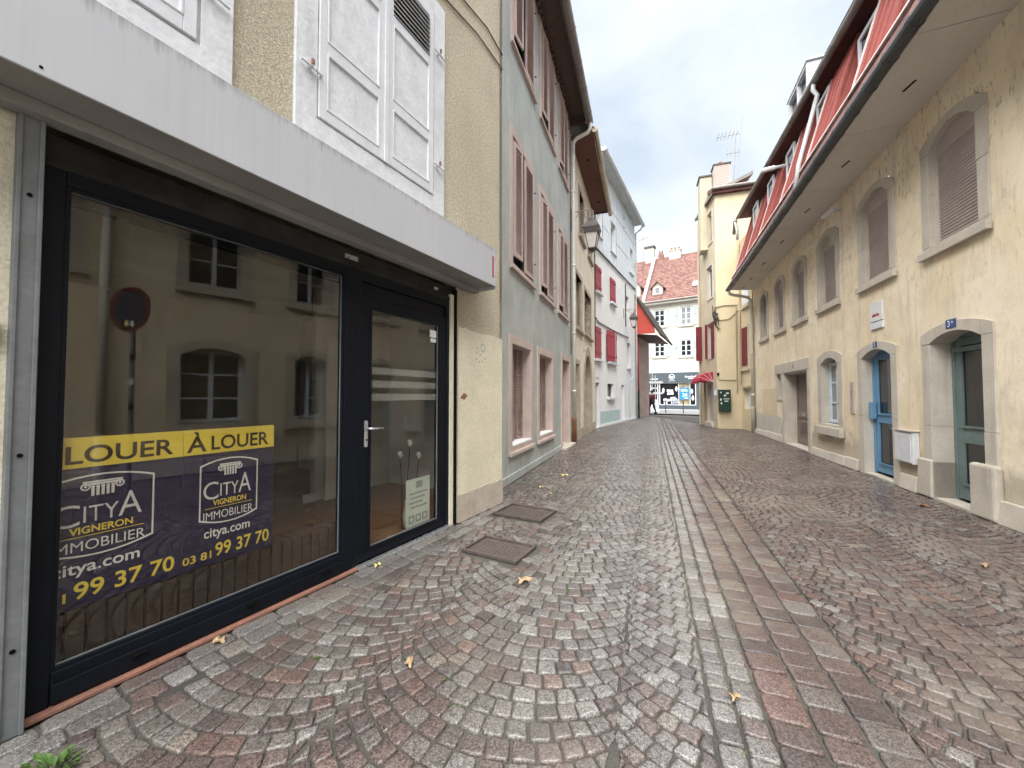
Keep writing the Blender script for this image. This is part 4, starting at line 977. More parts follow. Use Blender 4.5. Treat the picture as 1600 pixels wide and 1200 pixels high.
MB().hexa([(-2.86, -.45, 10.42), (-2.56, -.45, 10.42), (-2.66, 5.0, 16.3), (-2.96, 5.0, 16.3), (-2.86, -.45, 10.72), (-2.56, -.45, 10.72), (-2.66, 5.0, 16.6), (-2.96, 5.0, 16.6)]).build('party_wall', 'flash', E_)
def dormer(cx, w, z0, h, y0):
    t = MB().prism([(cx - w / 2, z0), (cx + w / 2, z0), (cx + w / 2, z0 + h), (cx, z0 + h + w * .55), (cx - w / 2, z0 + h)], y0, y0 + 1.6).build('dormer', 'endwall', E_)
    casement(t, cx - w * .26, cx + w * .26, z0 + .12, z0 + h - .02, y0 - .03, 'white_paint', 1, 1, 'glassl', .05, panes=False)
    b = MB()
    for s in (-1, 1): b.hexa([(cx, y0 - .2, z0 + h + w * .55 + .0), (cx, y0 + 2.2, z0 + h + w * .55), (cx + s * (w / 2 + .18), y0 + 2.2, z0 + h - .16), (cx + s * (w / 2 + .18), y0 - .2, z0 + h - .16),
                              (cx, y0 - .2, z0 + h + w * .55 + .1), (cx, y0 + 2.2, z0 + h + w * .55 + .1), (cx + s * (w / 2 + .18), y0 + 2.2, z0 + h - .06), (cx + s * (w / 2 + .18), y0 - .2, z0 + h - .06)])
    b.build('dormer_roof', 'terracotta', t)
dormer(-1.55, .95, 11.15, .78, .28); dormer(-3.75, 1.1, 11.3, 1.0, .35)
MB().hexa([(1.52, .62, 11.55), (2.25, .62, 11.55), (2.25, 1.15, 12.12), (1.52, 1.15, 12.12), (1.52, .55, 11.66), (2.25, .55, 11.66), (2.25, 1.08, 12.23), (1.52, 1.08, 12.23)]).build('skylight', 'glassl', E_)
MB().box(-3.72, -2.84, 4.7, 5.3, 15.4, 17.6).build('chimney', 'greystone', E_); MB().box(-3.82, -2.74, 4.6, 5.4, 17.6, 17.78).build('chimney_cap', 'iron', E_)
MB().box(-1.25, -.12, 4.6, 5.2, 15.3, 16.75).build('chimney', 'endwall', E_); MB().box(-1.3, -.06, 4.55, 5.25, 16.75, 16.85).build('chimney_cap', 'greystone', E_)
for k in range(3): MB().lathe([(.11, 16.85), (.09, 17.15)], -1.05 + .36 * k, 4.9, 8).build('chimney_pot', 'terracotta', E_)
MB().box(-2.4, -1.9, 4.8, 5.3, 15.9, 16.7).build('chimney', 'terracotta', E_)
for k in range(2): MB().lathe([(.10, 16.7), (.08, 17.1)], -2.27 + .25 * k, 5.0, 8).build('chimney_pot', 'terracotta', E_)
# shop front
MB().box(-7, 6, -.12, 0, 3.52, 3.86).build('shop_cornice', 'white_paint', E_)
facade(E_, 'shop_wall', -7, 6, 0, 3.55, [(-2.25, -1.52, .12, 2.58), (-1.40, 1.76, .5, 2.58)], 'shopgrey', .2, -.02)
MB().box(-7, 6, -.16, -.02, 2.60, 3.54).build('shop_fascia', 'shopgrey', E_)
sd_ = MB().rect_ring(-2.25, -1.52, .12, 2.58, .09, -.0, .06).box(-2.2, -1.56, .0, .05, 2.05, 2.14).build('shop_door', 'white_paint', E_); MB().box(-2.18, -1.58, .02, .04, .2, 2.5).build('pane', 'glassd', sd_)
sf = MB().rect_ring(-1.42, 1.78, .48, 2.60, .07, -.05, .08).box(.27, .33, -.045, .07, .55, 2.53).box(1.24, 1.30, -.045, .07, .55, 2.53).build('shop_window', 'white_paint', E_)
MB().box(-1.36, 1.72, .06, .07, .54, 2.54).build('pane', 'glassd', sf)
for k in range(9): MB().box(.335 + .101 * k, .335 + .101 * k + .05, .05, .058, .56, 2.52).build('stripe', 'redclad_edge' if k % 2 else 'leafp', sf)
for k in range(16):
    x = -1.25 + random.uniform(0, 1.3); z = .62 + random.uniform(0, .45); MB().hexa([(x, .02, z), (x + random.uniform(.15, .4), .02, z + random.uniform(-.08, .12)), (x + .35, .05, z), (x, .05, z), (x + .02, .02, z + .16), (x + .3, .02, z + .22), (x + .3, .05, z + .2), (x, .05, z + .16)]).build('goods', random.choice(('goods', 'goods2', 'goods')), sf)
for x, z in ((-.75, 1.75), (-.45, 1.72), (-.72, 1.45), (-.42, 1.48)): MB().box(x, x + .26, .03, .05, z, z + .22).build('price_card', 'goods2', sf)
for x, z in ((-1.05, 1.6), (.1, 1.75), (1.42, 1.5), (1.5, .9)): MB().lathe([(.02, z), (.1, z + .1), (.12, z + .3), (.04, z + .5)], x, .02, 8).build('mannequin', 'goods2', sf)
# signage: round emblem and short white words
c0 = (-.26, 3.14); MB().ring([(c0[0] + .27 * math.cos(q * .393), c0[1] + .27 * math.sin(q * .393)) for q in range(16)], [(c0[0] + .215 * math.cos(q * .393), c0[1] + .215 * math.sin(q * .393)) for q in range(16)], -.175, -.16).build('emblem_ring', 'banner_white', E_)
MB().prism([(c0[0] - .12, c0[1] + .10), (c0[0] - .15, c0[1] - .04), (c0[0] - .02, c0[1] - .15), (c0[0] + .13, c0[1] - .08), (c0[0] + .14, c0[1] + .08), (c0[0] + .02, c0[1] + .02)], -.175, -.16).build('emblem', 'banner_white', E_)
for k in range(5): MB().box(-.50 + .11 * k, -.43 + .11 * k, -.17, -.16, 2.74, 2.80).build('lettering', 'banner_white', E_)
x = .88
for wd, ht in ((.12, .16), (.04, .05), (.07, .13), (.09, .11), (.09, .12), (.08, .16), (.09, .11), (.07, .11), (.09, .16)): MB().box(x, x + wd, -.17, -.16, 3.05, 3.05 + ht).build('lettering', 'banner_white', E_); x += wd + .025
MB().box(1.15, 1.78, -.17, -.16, 2.92, 2.98).build('lettering', 'banner_white', E_)
for k in range(6): MB().box(-2.2 + .12 * k, -2.11 + .12 * k, -.17, -.16, 2.92, 3.02).build('lettering', 'banner_white', E_)
bp = thing('sale_poster', 'bright blue sale poster in the far shop window', 'poster', FE.o, FE.phi)
MB().box(.40, 1.20, -.10, -.09, 1.04, 2.10).build('poster_sheet', 'blueposter', bp); text_part('lettering', '24', .62, 1.05, 1.28, 1.62, -.103, 'banner_white', bp, .02)
MB().box(.5, 1.08, -.103, -.101, 1.78, 1.86).build('lettering', 'banner_white', bp); MB().box(.52, 1.0, -.103, -.101, 1.90, 1.96).build('lettering', 'banner_white', bp); MB().box(.8, 1.12, -.103, -.101, 1.1, 1.18).build('lettering', 'banner_white', bp)
MB().ring([(2.45 + .3 * math.cos(q * .524), 1.25 + .3 * math.sin(q * .524)) for q in range(12)], [(2.45 + .24 * math.cos(q * .524), 1.25 + .24 * math.sin(q * .524)) for q in range(12)], -.03, -.02).build('emblem_ring', 'banner_white', E_)

# ================================================================== long ochre house on the right
Rh = thing('right_house', 'long ochre house with arched stone windows, deep soffit and red dormer storey', 'house', FR.o, FR.phi)
RX = 18.5
upw = [(1.20, 1.98), (3.02, 3.78), (4.76, 5.50), (6.50, 7.30), (8.42, 9.26), (10.24, 11.07), (11.98, 12.66), (13.66, 14.50), (15.9, 16.7)]
hol = [(a - .03, b_ + .03, 3.40, 4.93) for a, b_ in upw]
hol += [(10.12, 11.08, 0, 2.24), (8.27, 9.24, 0, 2.22), (6.40, 7.31, .75, 2.26), (3.70, 5.58, 0, 2.06), (2.98, 3.42, 1.34, 2.06), (11.95, 12.69, .86, 2.30), (13.56, 14.60, .86, 2.32), (16.2, 17.1, .86, 2.3)]
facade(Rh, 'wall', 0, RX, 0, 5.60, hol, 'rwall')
def stone_frame(a, b_, z0, zs, rise, t, depth, sill=True, name='window_surround', tb=None, proud=.025):
    tb = t if tb is None else tb
    g_ = .003; oz = zs + t * .75; outer = arch(a - t, b_ + t, z0, oz, rise * .95)[2:]; inner = arch(a, b_, z0, zs, rise)[2:]
    s = MB().prism([(b_, zs + g_), (b_ + t, zs + g_)] + outer + [(a - t, zs + g_), (a, zs + g_)] + inner[::-1], -proud - .002, depth).build('arch_stone', 'greystone', Rh)
    zj = z0 + (zs - z0) * random.uniform(.42, .58)
    for c0, c1 in ((z0, zj), (zj + g_, zs)):
        for e0, e1 in ((a - t, a), (b_, b_ + t)): MB().box(e0, e1, -proud + random.uniform(-.003, .003), depth, c0, c1).build('jamb_stone', 'greystone', Rh, bevel=.005)
    if tb: MB().box(a - t, b_ + t, -proud, depth, z0 - tb, z0 - g_).build('sill_stone', 'greystone', Rh, bevel=.005)
    if sill: MB().box(a - t - .03, b_ + t + .03, -.07, -.02, z0 - tb, z0 - tb + .10).build('sill', 'greystone', Rh, bevel=.006)
    return s
slat_prof = [(-.002, .0), (-.013, .009), (-.016, .019), (-.012, .029), (-.002, .0345), (.003, .0345), (.003, 0)]
def roller(a, b_, z0, z1, y):
    s = MB(); z = z0
    while z < z1: s.prism_x([(y + p, z + q) for p, q in slat_prof], a, b_); z += .0425
    s.build('roller_shutter', 'rolling', Rh); MB().box(a, b_, y + .004, y + .01, z0, z1).build('shutter_back', 'black', Rh)
for i, (a, b_) in enumerate(upw):
    stone_frame(a, b_, 3.42, 4.70, .20, .16, .26)
    top = 4.62
    MB().rect_ring(a, b_, 3.42, 4.93, .035, .045, .15).build('guide_frame', 'greystone', Rh)
    if i == 0 or i > 5:
        casement(Rh, a, b_, 3.44, 4.90, .16, 'bluewhite', 2, 1 if i == 0 else 3, 'glassd', .055, panes=(i != 0))
    else:
        roller(a + .02, b_ - .02, 3.425, top, .075)
        MB().box(a, b_, .06, .22, top + .02, 4.92).build('shutter_box', 'rolling' if i != 3 else 'greystone', Rh)
    MB().box(a - .02, b_ + .02, .25, .27, 3.42, 4.93).build('window_back', 'black', Rh)
# doors and ground floor windows
def glazed_door(a, b_, z0, z1, y, mat, mid0, mid1, bot):
    o = MB().rect_ring(a, b_, z0, z1, .045, y - .02, y + .05, .0).build('door_frame', mat, Rh, bevel=.004)
    d = MB(); d.rect_ring(a + .047, b_ - .047, z0 + .02, z1 - .05, .10, y - .005, y + .045, bot, .10); d.box(a + .147, b_ - .147, y, y + .04, mid0, mid1)
    dd = d.build('door', mat, Rh, bevel=.005)
    MB().box(a + .14, b_ - .14, y + .018, y + .024, mid1 - .005, z1 - .145).build('pane', 'glassd', dd); MB().box(a + .14, b_ - .14, y + .018, y + .024, z0 + bot, mid0 + .005).build('pane', 'glassd', dd)
    MB().box(a + .13, b_ - .13, y - .022, y - .004, mid1, mid1 + .03).build('weather_bar', mat, dd); MB().box(a + .13, b_ - .13, y - .022, y - .004, z0 + bot, z0 + bot + .03).build('weather_bar', mat, dd)
    return dd
stone_frame(10.15, 11.05, -.01, 2.10, .12, .17, .34, False, 'door_surround', 0)
dd = glazed_door(10.15, 11.05, .03, 2.20, .22, 'greendoor', .78, .98, .20)
MB().box(10.15, 11.05, .19, .27, 1.97, 2.03).build('transom', 'greendoor', Rh)
MB().box(10.9, 11.27, -.09, .0, 0, .62).build('guard_stone', 'greystone', Rh, bevel=.03); MB().box(9.86, 10.15, -.05, .3, 0, .52).build('guard_stone', 'greystone', Rh, bevel=.02)
stone_frame(8.30, 9.21, -.01, 2.06, .13, .17, .34, False, 'door_surround', 0)
dd = glazed_door(8.30, 9.21, .04, 2.17, .14, 'bluedoor', .92, 1.06, .16)
MB().box(8.35, 8.43, .04, .12, .98, 1.28).build('pull_handle', 'bluedoor', dd, bevel=.01)
stone_frame(6.43, 7.28, .78, 2.08, .14, .20, .34, True, tb=.22)
MB().box(6.2, 7.52, -.10, -.02, .54, .72).build('sill', 'greystone', Rh, bevel=.01)
casement(Rh, 6.43, 7.28, .80, 2.12, .13, 'bluewhite', 2, 3, 'glassl', .07); MB().box(6.4, 7.3, .30, .32, .76, 2.25).build('window_back', 'glassl', Rh)
for a, b_ in ((11.97, 12.67), (13.58, 14.58), (16.22, 17.08)):
    stone_frame(a, b_, .88, 2.12, .16, .19, .34, True)
    casement(Rh, a, b_, .90, 2.24, .20, 'bluewhite', 2, 3, 'glassd', .065); MB().box(a, b_, .33, .35, .86, 2.3).build('window_back', 'black', Rh)
# old brown door with lintel and little side light
MB().box(2.84, 5.76, -.035, .0, 2.05, 2.34).build('lintel', 'greystone', Rh, bevel=.008)
MB().ring([(2.90, 1.24), (3.52, 1.24), (3.52, 2.05), (2.90, 2.05)], [(3.0, 1.34), (3.40, 1.34), (3.40, 2.04), (3.0, 2.04)], -.02, .3).build('window_surround', 'greystone', Rh, bevel=.005)
MB().box(2.98, 3.42, .22, .25, 1.3, 2.06).build('window', 'glassd', Rh)
MB().box(3.54, 3.72, -.03, .75, 0, 2.05).build('door_jamb', 'greystone', Rh, bevel=.008); MB().box(5.56, 5.76, -.03, .75, 0, 2.05).build('door_jamb', 'greystone', Rh, bevel=.008)
MB().box(3.72, 5.56, .0, .75, 2.0, 2.05).build('lintel', 'greystone', Rh)
MB().box(4.74, 5.60, .28, .34, 0, 2.0).build('door_niche_wall', 'greystone', Rh)
bd = MB().rect_ring(3.73, 4.74, .03, 2.0, .10, .28, .34, .16, .08).box(3.83, 4.64, .285, .335, .78, .95).build('door', 'browndoor', Rh, bevel=.006)
MB().box(3.84, 4.63, .305, .325, .95, 1.92).build('panel', 'browndoor', bd); MB().box(3.84, 4.63, .305, .325, .19, .78).build('panel', 'browndoor', bd)
for k in range(7): MB().box(3.98, 4.48, .292, .305, .33 + .05 * k, .355 + .05 * k).build('grille_bar', 'browndoor', bd)
MB().box(4.11, 4.38, .28, .286, .84, .90).build('letter_flap', 'silver', bd)
for a, b_ in ((10.0, 11.1), (8.2, 9.3), (3.7, 5.6)): MB().box(a, b_, -.02, .8, -.05, .022).build('door_step', 'greystone', Rh)
# plinth stones
for a, b_, h in ((11.26, 12.6, .26), (12.62, 14.2, .24), (14.22, 16.0, .24), (16.02, RX, .24), (9.42, 9.85, .22), (7.6, 8.1, .2), (6.9, 7.58, .18), (5.78, 6.88, .17), (.2, 1.7, .16), (1.72, 3.5, .2)):
    MB().prism_x([(-.075, 0), (.0, 0), (.0, h), (-.045, h)], a, b_ - .012).build('plinth_stone', 'greystone', Rh, bevel=.012)
ragged(1.2, 2.9, .75, 1.62, -.005, .0, 10, .02).build('render_patch', 'ywall', Rh); ragged(.25, 3.3, .15, .75, -.004, .0, 10, .03).build('render_patch', 'endwall', Rh)
# eave: soffit panels, gutter, dormer storey
def eave_z(x): return 5.40 + .08 * max(0, 1 - x / 4.0)
EY = -.80; xs = [.18, 1.0, 2.6, 4.4, 6.2, 8.0, 9.8, 11.6, 13.6, 15.6, RX]
for a, b_ in zip(xs[:-1], xs[1:]):
    b_ -= .012
    MB().hexa([(a, EY, eave_z(a) + .02), (b_, EY, eave_z(b_) + .02), (b_, .0, 5.43), (a, .0, 5.43), (a, EY, eave_z(a) + .06), (b_, EY, eave_z(b_) + .06), (b_, .0, 5.47), (a, .0, 5.47)]).build('soffit_panel', 'soffit', Rh)
    cx = (a + b_) / 2; zc = (eave_z(cx) + .02) * .55 + 5.43 * .45
    MB().hexa([(cx - .09, -.44, zc - .012), (cx + .09, -.40, zc - .012), (cx + .09, -.38, zc - .012), (cx - .09, -.42, zc - .012), (cx - .09, -.44, zc + .02), (cx + .09, -.40, zc + .02), (cx + .09, -.38, zc + .02), (cx - .09, -.42, zc + .02)]).build('soffit_vent', 'black', Rh)
gp = [(x, EY - .065, eave_z(x) + .05) for x in (.1, 2.5, 5, 7.5, 9.4, 12, 15, RX)]
gutter(Rh, 'gutter', gp, .082, 'zinc_dark', .52, 1.10, 12)
sk = MB(); x = .2
tt = MB()
while x < RX - .3:
    z = eave_z(x); tt.hexa([(x, EY - .02, z + .10), (x + .215, EY - .02, z + .10), (x + .215, -.66, 5.98), (x, -.66, 5.98), (x, EY - .05, z + .15 + random.uniform(0, .02)), (x + .215, EY - .05, z + .15), (x + .215, -.69, 6.0), (x, -.69, 6.0)]); x += .225
tt = tt.build('eave_tiles', 'tiles', Rh); tt['kind'] = 'stuff'
def up_z(x): return 8.26 - .078 * (min(x, 9.5) - .8) - .05 * max(0, x - 9.5)
MB().hexa([(.25, -.50, 5.5), (RX, -.50, 5.5), (RX, .0, 5.5), (.25, .0, 5.5), (.25, -.04, up_z(.25)), (RX, -.04, up_z(RX)), (RX, .0, up_z(RX)), (.25, .0, up_z(.25))]).build('upper_wall', 'cream', Rh)
FRONT = [.55, 2.42, 4.20, 6.25, 8.02, 9.92, 11.8, 13.7, 15.6]
ZB, YB, YT = 5.9, -.73, -.24
def slab(x0, x1, grow, za, zb_, back=.12):
    def yy(z): return YB + (YT - YB) * (z - ZB) / 1.7 - grow
    return MB().hexa([(x0, yy(za), za), (x1, yy(za), za), (x1, yy(za) + back, za), (x0, yy(za) + back, za), (x0, yy(zb_), zb_), (x1, yy(zb_), zb_), (x1, yy(zb_) + back, zb_), (x0, yy(zb_) + back, zb_)])
for i, x0 in enumerate(FRONT):
    x1 = x0 + 1.02; zt = up_z(x1) - .05
    ZD = 5.93
    d = slab(x0, x1, 0, ZD, zt, .36).build('dormer', 'redclad', Rh)
    slab(x0 - .04, x0 + .015, .018, ZD, zt, .05).build('corner_trim', 'redclad_edge', d)
    for q in range(1, 4): slab(x0 + .255 * q - .012, x0 + .255 * q + .012, .022, ZD, zt, .03).build('standing_seam', 'redclad', d)
    slab(x1 - .012, x1 + .016, .012, ZD, zt, .04).build('corner_trim', 'redclad', d)
    if x1 + .8 < RX: casement(Rh, x1 + .10, x1 + .72, 6.15, zt - .2, -.30, 'white_paint', 1, 1, 'glassd', .07, panes=False)
slab(.2, RX - .1, .04, 5.93, 5.985, .05).build('flashing', 'redclad_edge', Rh)
GYU = -.47
MB().hexa([(.1, GYU + .04, up_z(.1) - .03), (RX, GYU + .04, up_z(RX) - .03), (RX, .2, up_z(RX) - .03), (.1, .2, up_z(.1) - .03), (.1, GYU + .04, up_z(.1) + .05), (RX, GYU + .04, up_z(RX) + .05), (RX, .2, up_z(RX) + .05), (.1, .2, up_z(.1) + .05)]).build('upper_soffit', 'soffit_red', Rh)
gutter(Rh, 'upper_gutter', [(.05, GYU, up_z(.05) + .05), (9.5, GYU, up_z(9.5) + .05), (RX, GYU, up_z(RX) + .05)], .062, 'zinc', 1.4, 1.1, 12)
MB().hexa([(.1, GYU, up_z(.1) + .06), (RX, GYU, up_z(RX) + .06), (RX, 5, 8.2), (.1, 5, 9.2), (.1, GYU, up_z(.1) + .10), (RX, GYU, up_z(RX) + .10), (RX, 5, 8.3), (.1, 5, 9.3)]).build('roof', 'roofold', Rh)
for xx in (7.80,):
    MB().tube([(xx, GYU, up_z(xx)), (xx, GYU - .02, up_z(xx) - .12), (xx, -.42, up_z(xx) - .25), (xx, -.76, 6.1), (xx, -.84, eave_z(xx) + .15)], .042, 8).build('downpipe', 'zinc_light', Rh, smooth=True)
# boxed roof window above the upper gutter
rw = MB().rect_ring(5.0, 6.4, 8.0, 9.25, .07, -.14, .02).box(5.68, 5.74, -.135, .0, 8.1, 9.18).build('roof_window', 'white_paint', Rh)
MB().box(5.05, 6.35, -.05, -.03, 8.1, 9.2).build('pane', 'glassd', rw); MB().box(5.1, 6.3, -.12, -.06, 8.70, 8.74).build('glazing_bar', 'white_paint', rw)
MB().box(6.36, 6.40, .02, 1.6, 7.9, 9.24).build('cheek', 'panel', rw); MB().box(4.99, 5.03, .02, 1.6, 7.9, 9.24).build('cheek', 'panel', rw); MB().box(4.95, 6.45, -.16, 1.7, 9.25, 9.29).build('lid', 'panel', rw)
# rainwater pipes
b = MB(); b.tube([(.28, EY - .06, eave_z(.2) - .03), (.27, EY - .05, eave_z(.2) - .12), (.26, EY + .04, eave_z(.2) - .18), (.22, -.22, 5.16), (.20, -.12, 5.06), (.20, -.10, 4.9), (.20, -.10, .95)], .055, 10)
for zz in (1.4, 3.0, 4.6): b.tube([(.20, -.10, zz), (.20, -.10, zz + .05)], .066, 10)
b.build('downpipe', 'pipe_white', Rh, smooth=True)
MB().tube([(.20, -.10, .98), (.20, -.10, .93), (.20, -.10, 0)], [.078, .07, .07], 10).build('pipe_shoe', 'greystone', Rh, smooth=True)
b = MB(); b.tube([(15.53, -.09, 5.3), (15.53, -.09, .8)], .06, 10); b.build('downpipe', 'pipe_white', Rh, smooth=True); MB().tube([(15.53, -.09, .8), (15.53, -.09, 0)], .075, 10).build('pipe_shoe', 'pipe_white', Rh)
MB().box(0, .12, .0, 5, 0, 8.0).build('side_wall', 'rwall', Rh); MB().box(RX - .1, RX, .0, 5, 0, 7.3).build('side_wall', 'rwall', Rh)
# return gutter of the roof end
gutter(Rh, 'end_gutter', [(.05, -.55, 8.30), (-.85, -.45, 8.1)], .07, 'zinc', .3)
MB().tube([(.0, -.55, 8.25), (-.02, -.52, 8.05), (.04, -.5, 7.9), (.04, -.5, 7.5)], .05, 8).build('downpipe', 'zinc_light', Rh, smooth=True)
# --- fittings on the right-hand wall, each a thing of its own
def wall_thing(name, label, cat, F=FR, group=None): return thing(name, label, cat, F.o, F.phi, group)
t = wall_thing('wall_plaque', 'white sign plate with small red lettering above the blue door', 'sign')
MB().box(8.64, 9.02, -.03, -.0, 2.66, 2.98).build('plate', 'goods2', t, bevel=.004); MB().box(8.64, 9.02, -.028, -.0, 2.53, 2.645).build('plate', 'panel', t, bevel=.004)
x = 8.72
for k in range(5): MB().box(x, x + .035, -.033, -.03, 2.74, 2.775 + .02 * (k % 2)).build('lettering', 'awning', t); x += .046
t = wall_thing('house_number_plate', 'blue enamel number plate over the grey-green door', 'number plate', FR, 'house number plates')
MB().box(10.50, 10.68, -.035, -.024, 2.255, 2.365).build('plate', 'plate_blue', t, bevel=.003); text_part('lettering', '3', 10.54, 10.585, 2.27, 2.35, -.037, 'banner_white', t, .01); MB().lathe([(.012, 0), (.012, .002)], 0, 0, 8).xf(Matrix.Translation((10.625, -.036, 2.325)) @ Matrix.Rotation(RAD(90), 4, 'X')).build('lettering', 'banner_white', t)
t = wall_thing('house_number_plate', 'small blue enamel number plate over the blue door', 'number plate', FR, 'house number plates')
MB().box(8.72, 8.84, -.035, -.024, 2.215, 2.315).build('plate', 'plate_blue', t, bevel=.003); text_part('lettering', '3', 8.76, 8.80, 2.23, 2.30, -.037, 'banner_white', t, .01)
t = wall_thing('house_number_plate', 'faded grey number plate on the lintel of the brown door', 'number plate', FR, 'house number plates')
MB().box(4.55, 4.68, -.045, -.034, 2.14, 2.25).build('plate', 'rolling', t, bevel=.003); text_part('lettering', '5', 4.585, 4.64, 2.155, 2.235, -.047, 'black', t, .01)
t = wall_thing('intercom_panel', 'tall narrow steel intercom panel between white window and blue door', 'intercom')
MB().box(7.80, 7.94, -.02, 0, 1.05, 1.66).build('panel', 'rolling', t, bevel=.004)
for k in range(6): MB().box(7.83, 7.91, -.024, -.02, 1.12 + .075 * k, 1.15 + .075 * k).build('button', 'silver', t)
t = wall_thing('meter_cabinet', 'scuffed white meter cabinet on the wall right of the blue door', 'cabinet')
MB().box(9.40, 9.84, -.085, 0, .40, .87).build('case', 'white_peel', t, bevel=.012); MB().box(9.42, 9.82, -.097, -.085, .42, .84).build('door', 'white_peel', t, bevel=.006); MB().box(9.38, 9.86, -.11, 0, .872, .888).build('lid', 'greystone', t)
t = wall_thing('wall_lamp', 'small pale tubular lamp under the deep soffit', 'lamp')
MB().tube([(7.62, 0, 5.13), (7.62, -.10, 5.13), (7.55, -.2, 5.12)], .02, 8).build('arm', 'zinc_light', t); MB().tube([(7.42, -.25, 5.10), (7.72, -.16, 5.14)], .045, 10).build('lamp_head', 'goods2', t)
t = wall_thing('security_camera', 'pale bullet camera on the red dormer storey', 'camera')
MB().tube([(5.35, -.3, 7.40), (5.35, -.62, 7.38)], .04, 8).build('arm', 'zinc_light', t); MB().tube([(5.35, -.55, 7.39), (5.30, -.85, 7.39)], .06, 8).build('housing', 'goods2', t)

# ================================================================== butter-yellow corner house
Y = thing('corner_house', 'tall butter-yellow corner house with brick chimney beyond the ochre house', 'house', FY.o, FY.phi)
facade(Y, 'wall', 0, 4.6, 0, 10.15, [], 'ywall')
MB().box(4.5, 4.6, 0, 4, 0, 10.1).build('side_wall', 'ywall', Y)
MB().prism_x([(-.16, 10.12), (-.16, 10.26), (3.2, 11.6), (3.2, 11.4)], -.12, 4.8).build('roof', 'tiles', Y); MB().box(-.12, 4.8, -.17, -.0, 10.02, 10.13).build('fascia_board', 'soffit_red', Y)
gutter(Y, 'gutter', [(-.15, -.22, 10.22), (4.8, -.22, 10.22)], .07, 'zinc', 1.6)
# chimney of single bricks
MB().box(.10, .74, .56, 1.1, 9.9, 11.62).build('chimney', 'chbrick', Y); chm = Y.children[-1]
bm_ = MB().box(0, .205, -.012, 0, 0, .062).mesh('brick', 'chb'); bh = MB().box(0, .095, -.012, 0, 0, .062).mesh('brick', 'chb')
for r in range(22):
    z = 10.1 + .071 * r; x = .105 if r % 2 == 0 else .105
    if z > 11.55: break
    row = [(bm_, .213)] * 3 if r % 2 == 0 else [(bh, .105), (bm_, .213), (bm_, .213), (bh, .1)]
    for me_, st_ in row: o = link('brick', me_, chm); o.location = (x, .56, z); x += st_
MB().box(.06, .78, .52, 1.14, 11.62, 11.68).build('chimney_cap', 'iron', chm); MB().lathe([(.09, 11.68), (.075, 11.86)], .40, .8, 8).build('chimney_pot', 'terracotta', chm)
MB().box(-.42, .05, .9, 1.6, 8, 11.35).build('stack', 'ywall2', Y); MB().box(-.47, .08, .85, 1.65, 11.35, 11.41).build('stack_cap', 'iron', Y)
# street side of the corner house
def side_pt(x, y, z): return FYS.w(x, y, z)
MI = Matrix.Translation(FY.o) @ Matrix.Rotation(RAD(FY.phi), 4, 'Z'); MS = Matrix.Translation(FYS.o) @ Matrix.Rotation(RAD(FYS.phi), 4, 'Z'); TS = MI.inverted() @ MS
def side(mb, name, mat, **k): return mb.xf(TS).build(name, mat, Y, **k)
sh = [(-1.05, -.35, 8.2, 9.55), (-1.10, -.40, 5.75, 7.15), (-1.15, -.62, 3.1, 4.6), (-1.40, -.58, 0, 1.92)]
fo = facade(Y, 'side_wall', -2.45, 0, 0, 10.1, sh, 'ywall2', .2); fo.data.transform(TS)
for i, (a, b_, c, d) in enumerate(sh[:3]):
    side(MB().rect_ring(a - .08, b_ + .08, c - .08, d + .08, .08, -.03, .0), 'window_surround', 'greystone'); side(MB().box(a, b_, .12, .15, c, d), 'window', 'glassd'); side(MB().rect_ring(a, b_, c, d, .06, .08, .12), 'window_frame', 'white_paint')
side(MB().box(-2.12, -2.06, -.26, .0, 3.05, 4.68), 'shutter', 'maroon'); side(MB().box(-.60, -.30, -.05, -.01, 3.05, 4.62), 'shutter', 'maroon'); side(MB().box(-1.2, -1.15, -.12, .0, 3.05, 4.62), 'shutter', 'maroon')
side(MB().box(-1.40, -.58, .14, .18, 0, 1.92), 'door', 'lilac')
side(MB().box(-1.5, -.5, -.10, .15, 0, .22), 'door_step', 'endwall', bevel=.02)
side(MB().tube([(-2.3, -.05, 9.8), (-2.3, -.05, 0)], .05, 8), 'downpipe', 'ywall2'); side(MB().tube([(-1.62, -.05, 2.6), (-1.62, -.05, 0)], .04, 8), 'service_pipe', 'cable_pale')
side(MB().prism_x([(-.14, 10.0), (-.14, 10.12), (1.5, 10.9), (1.5, 10.75)], -2.5, .1), 'roof', 'zinc')
# link wall that turns towards the ochre house
ML = Matrix.Translation(FL.o) @ Matrix.Rotation(RAD(FL.phi), 4, 'Z'); TL_ = MI.inverted() @ ML
def lk(mb, name, mat, **k): return mb.xf(TL_).build(name, mat, Y, **k)
lo = facade(Y, 'wing_wall', -.02, 1.35, 0, 7.9, [(.24, .84, 2.6, 4.15), (.30, .98, .86, 1.62), (.34, 1.1, 5.05, 6.7)], 'ywall', .2); lo.data.transform(TL_)
lk(MB().rect_ring(.16, .92, 2.50, 4.24, .08, -.03, 0), 'window_surround', 'ywall2'); lk(MB().box(.1, 1.0, -.08, -.0, 2.40, 2.50), 'sill', 'ywall2')
lk(MB().box(.25, .53, -.05, -.02, 2.6, 4.15), 'shutter', 'maroon'); lk(MB().box(.55, .83, -.05, -.02, 2.6, 4.15), 'shutter', 'maroon')
lk(MB().box(.30, .98, .10, .14, .86, 1.62), 'niche_panel', 'panel'); lk(MB().box(.2, 1.1, -.07, 0, 1.72, 1.80), 'sill', 'ywall2'); lk(MB().box(.36, 1.08, -.03, .02, 5.1, 6.65), 'shutter', 'panel'); lk(MB().box(.25, 1.2, -.09, 0, 4.92, 5.04), 'sill', 'ywall2')
MB().box(.22, .46, -.10, .0, 0, .0).v
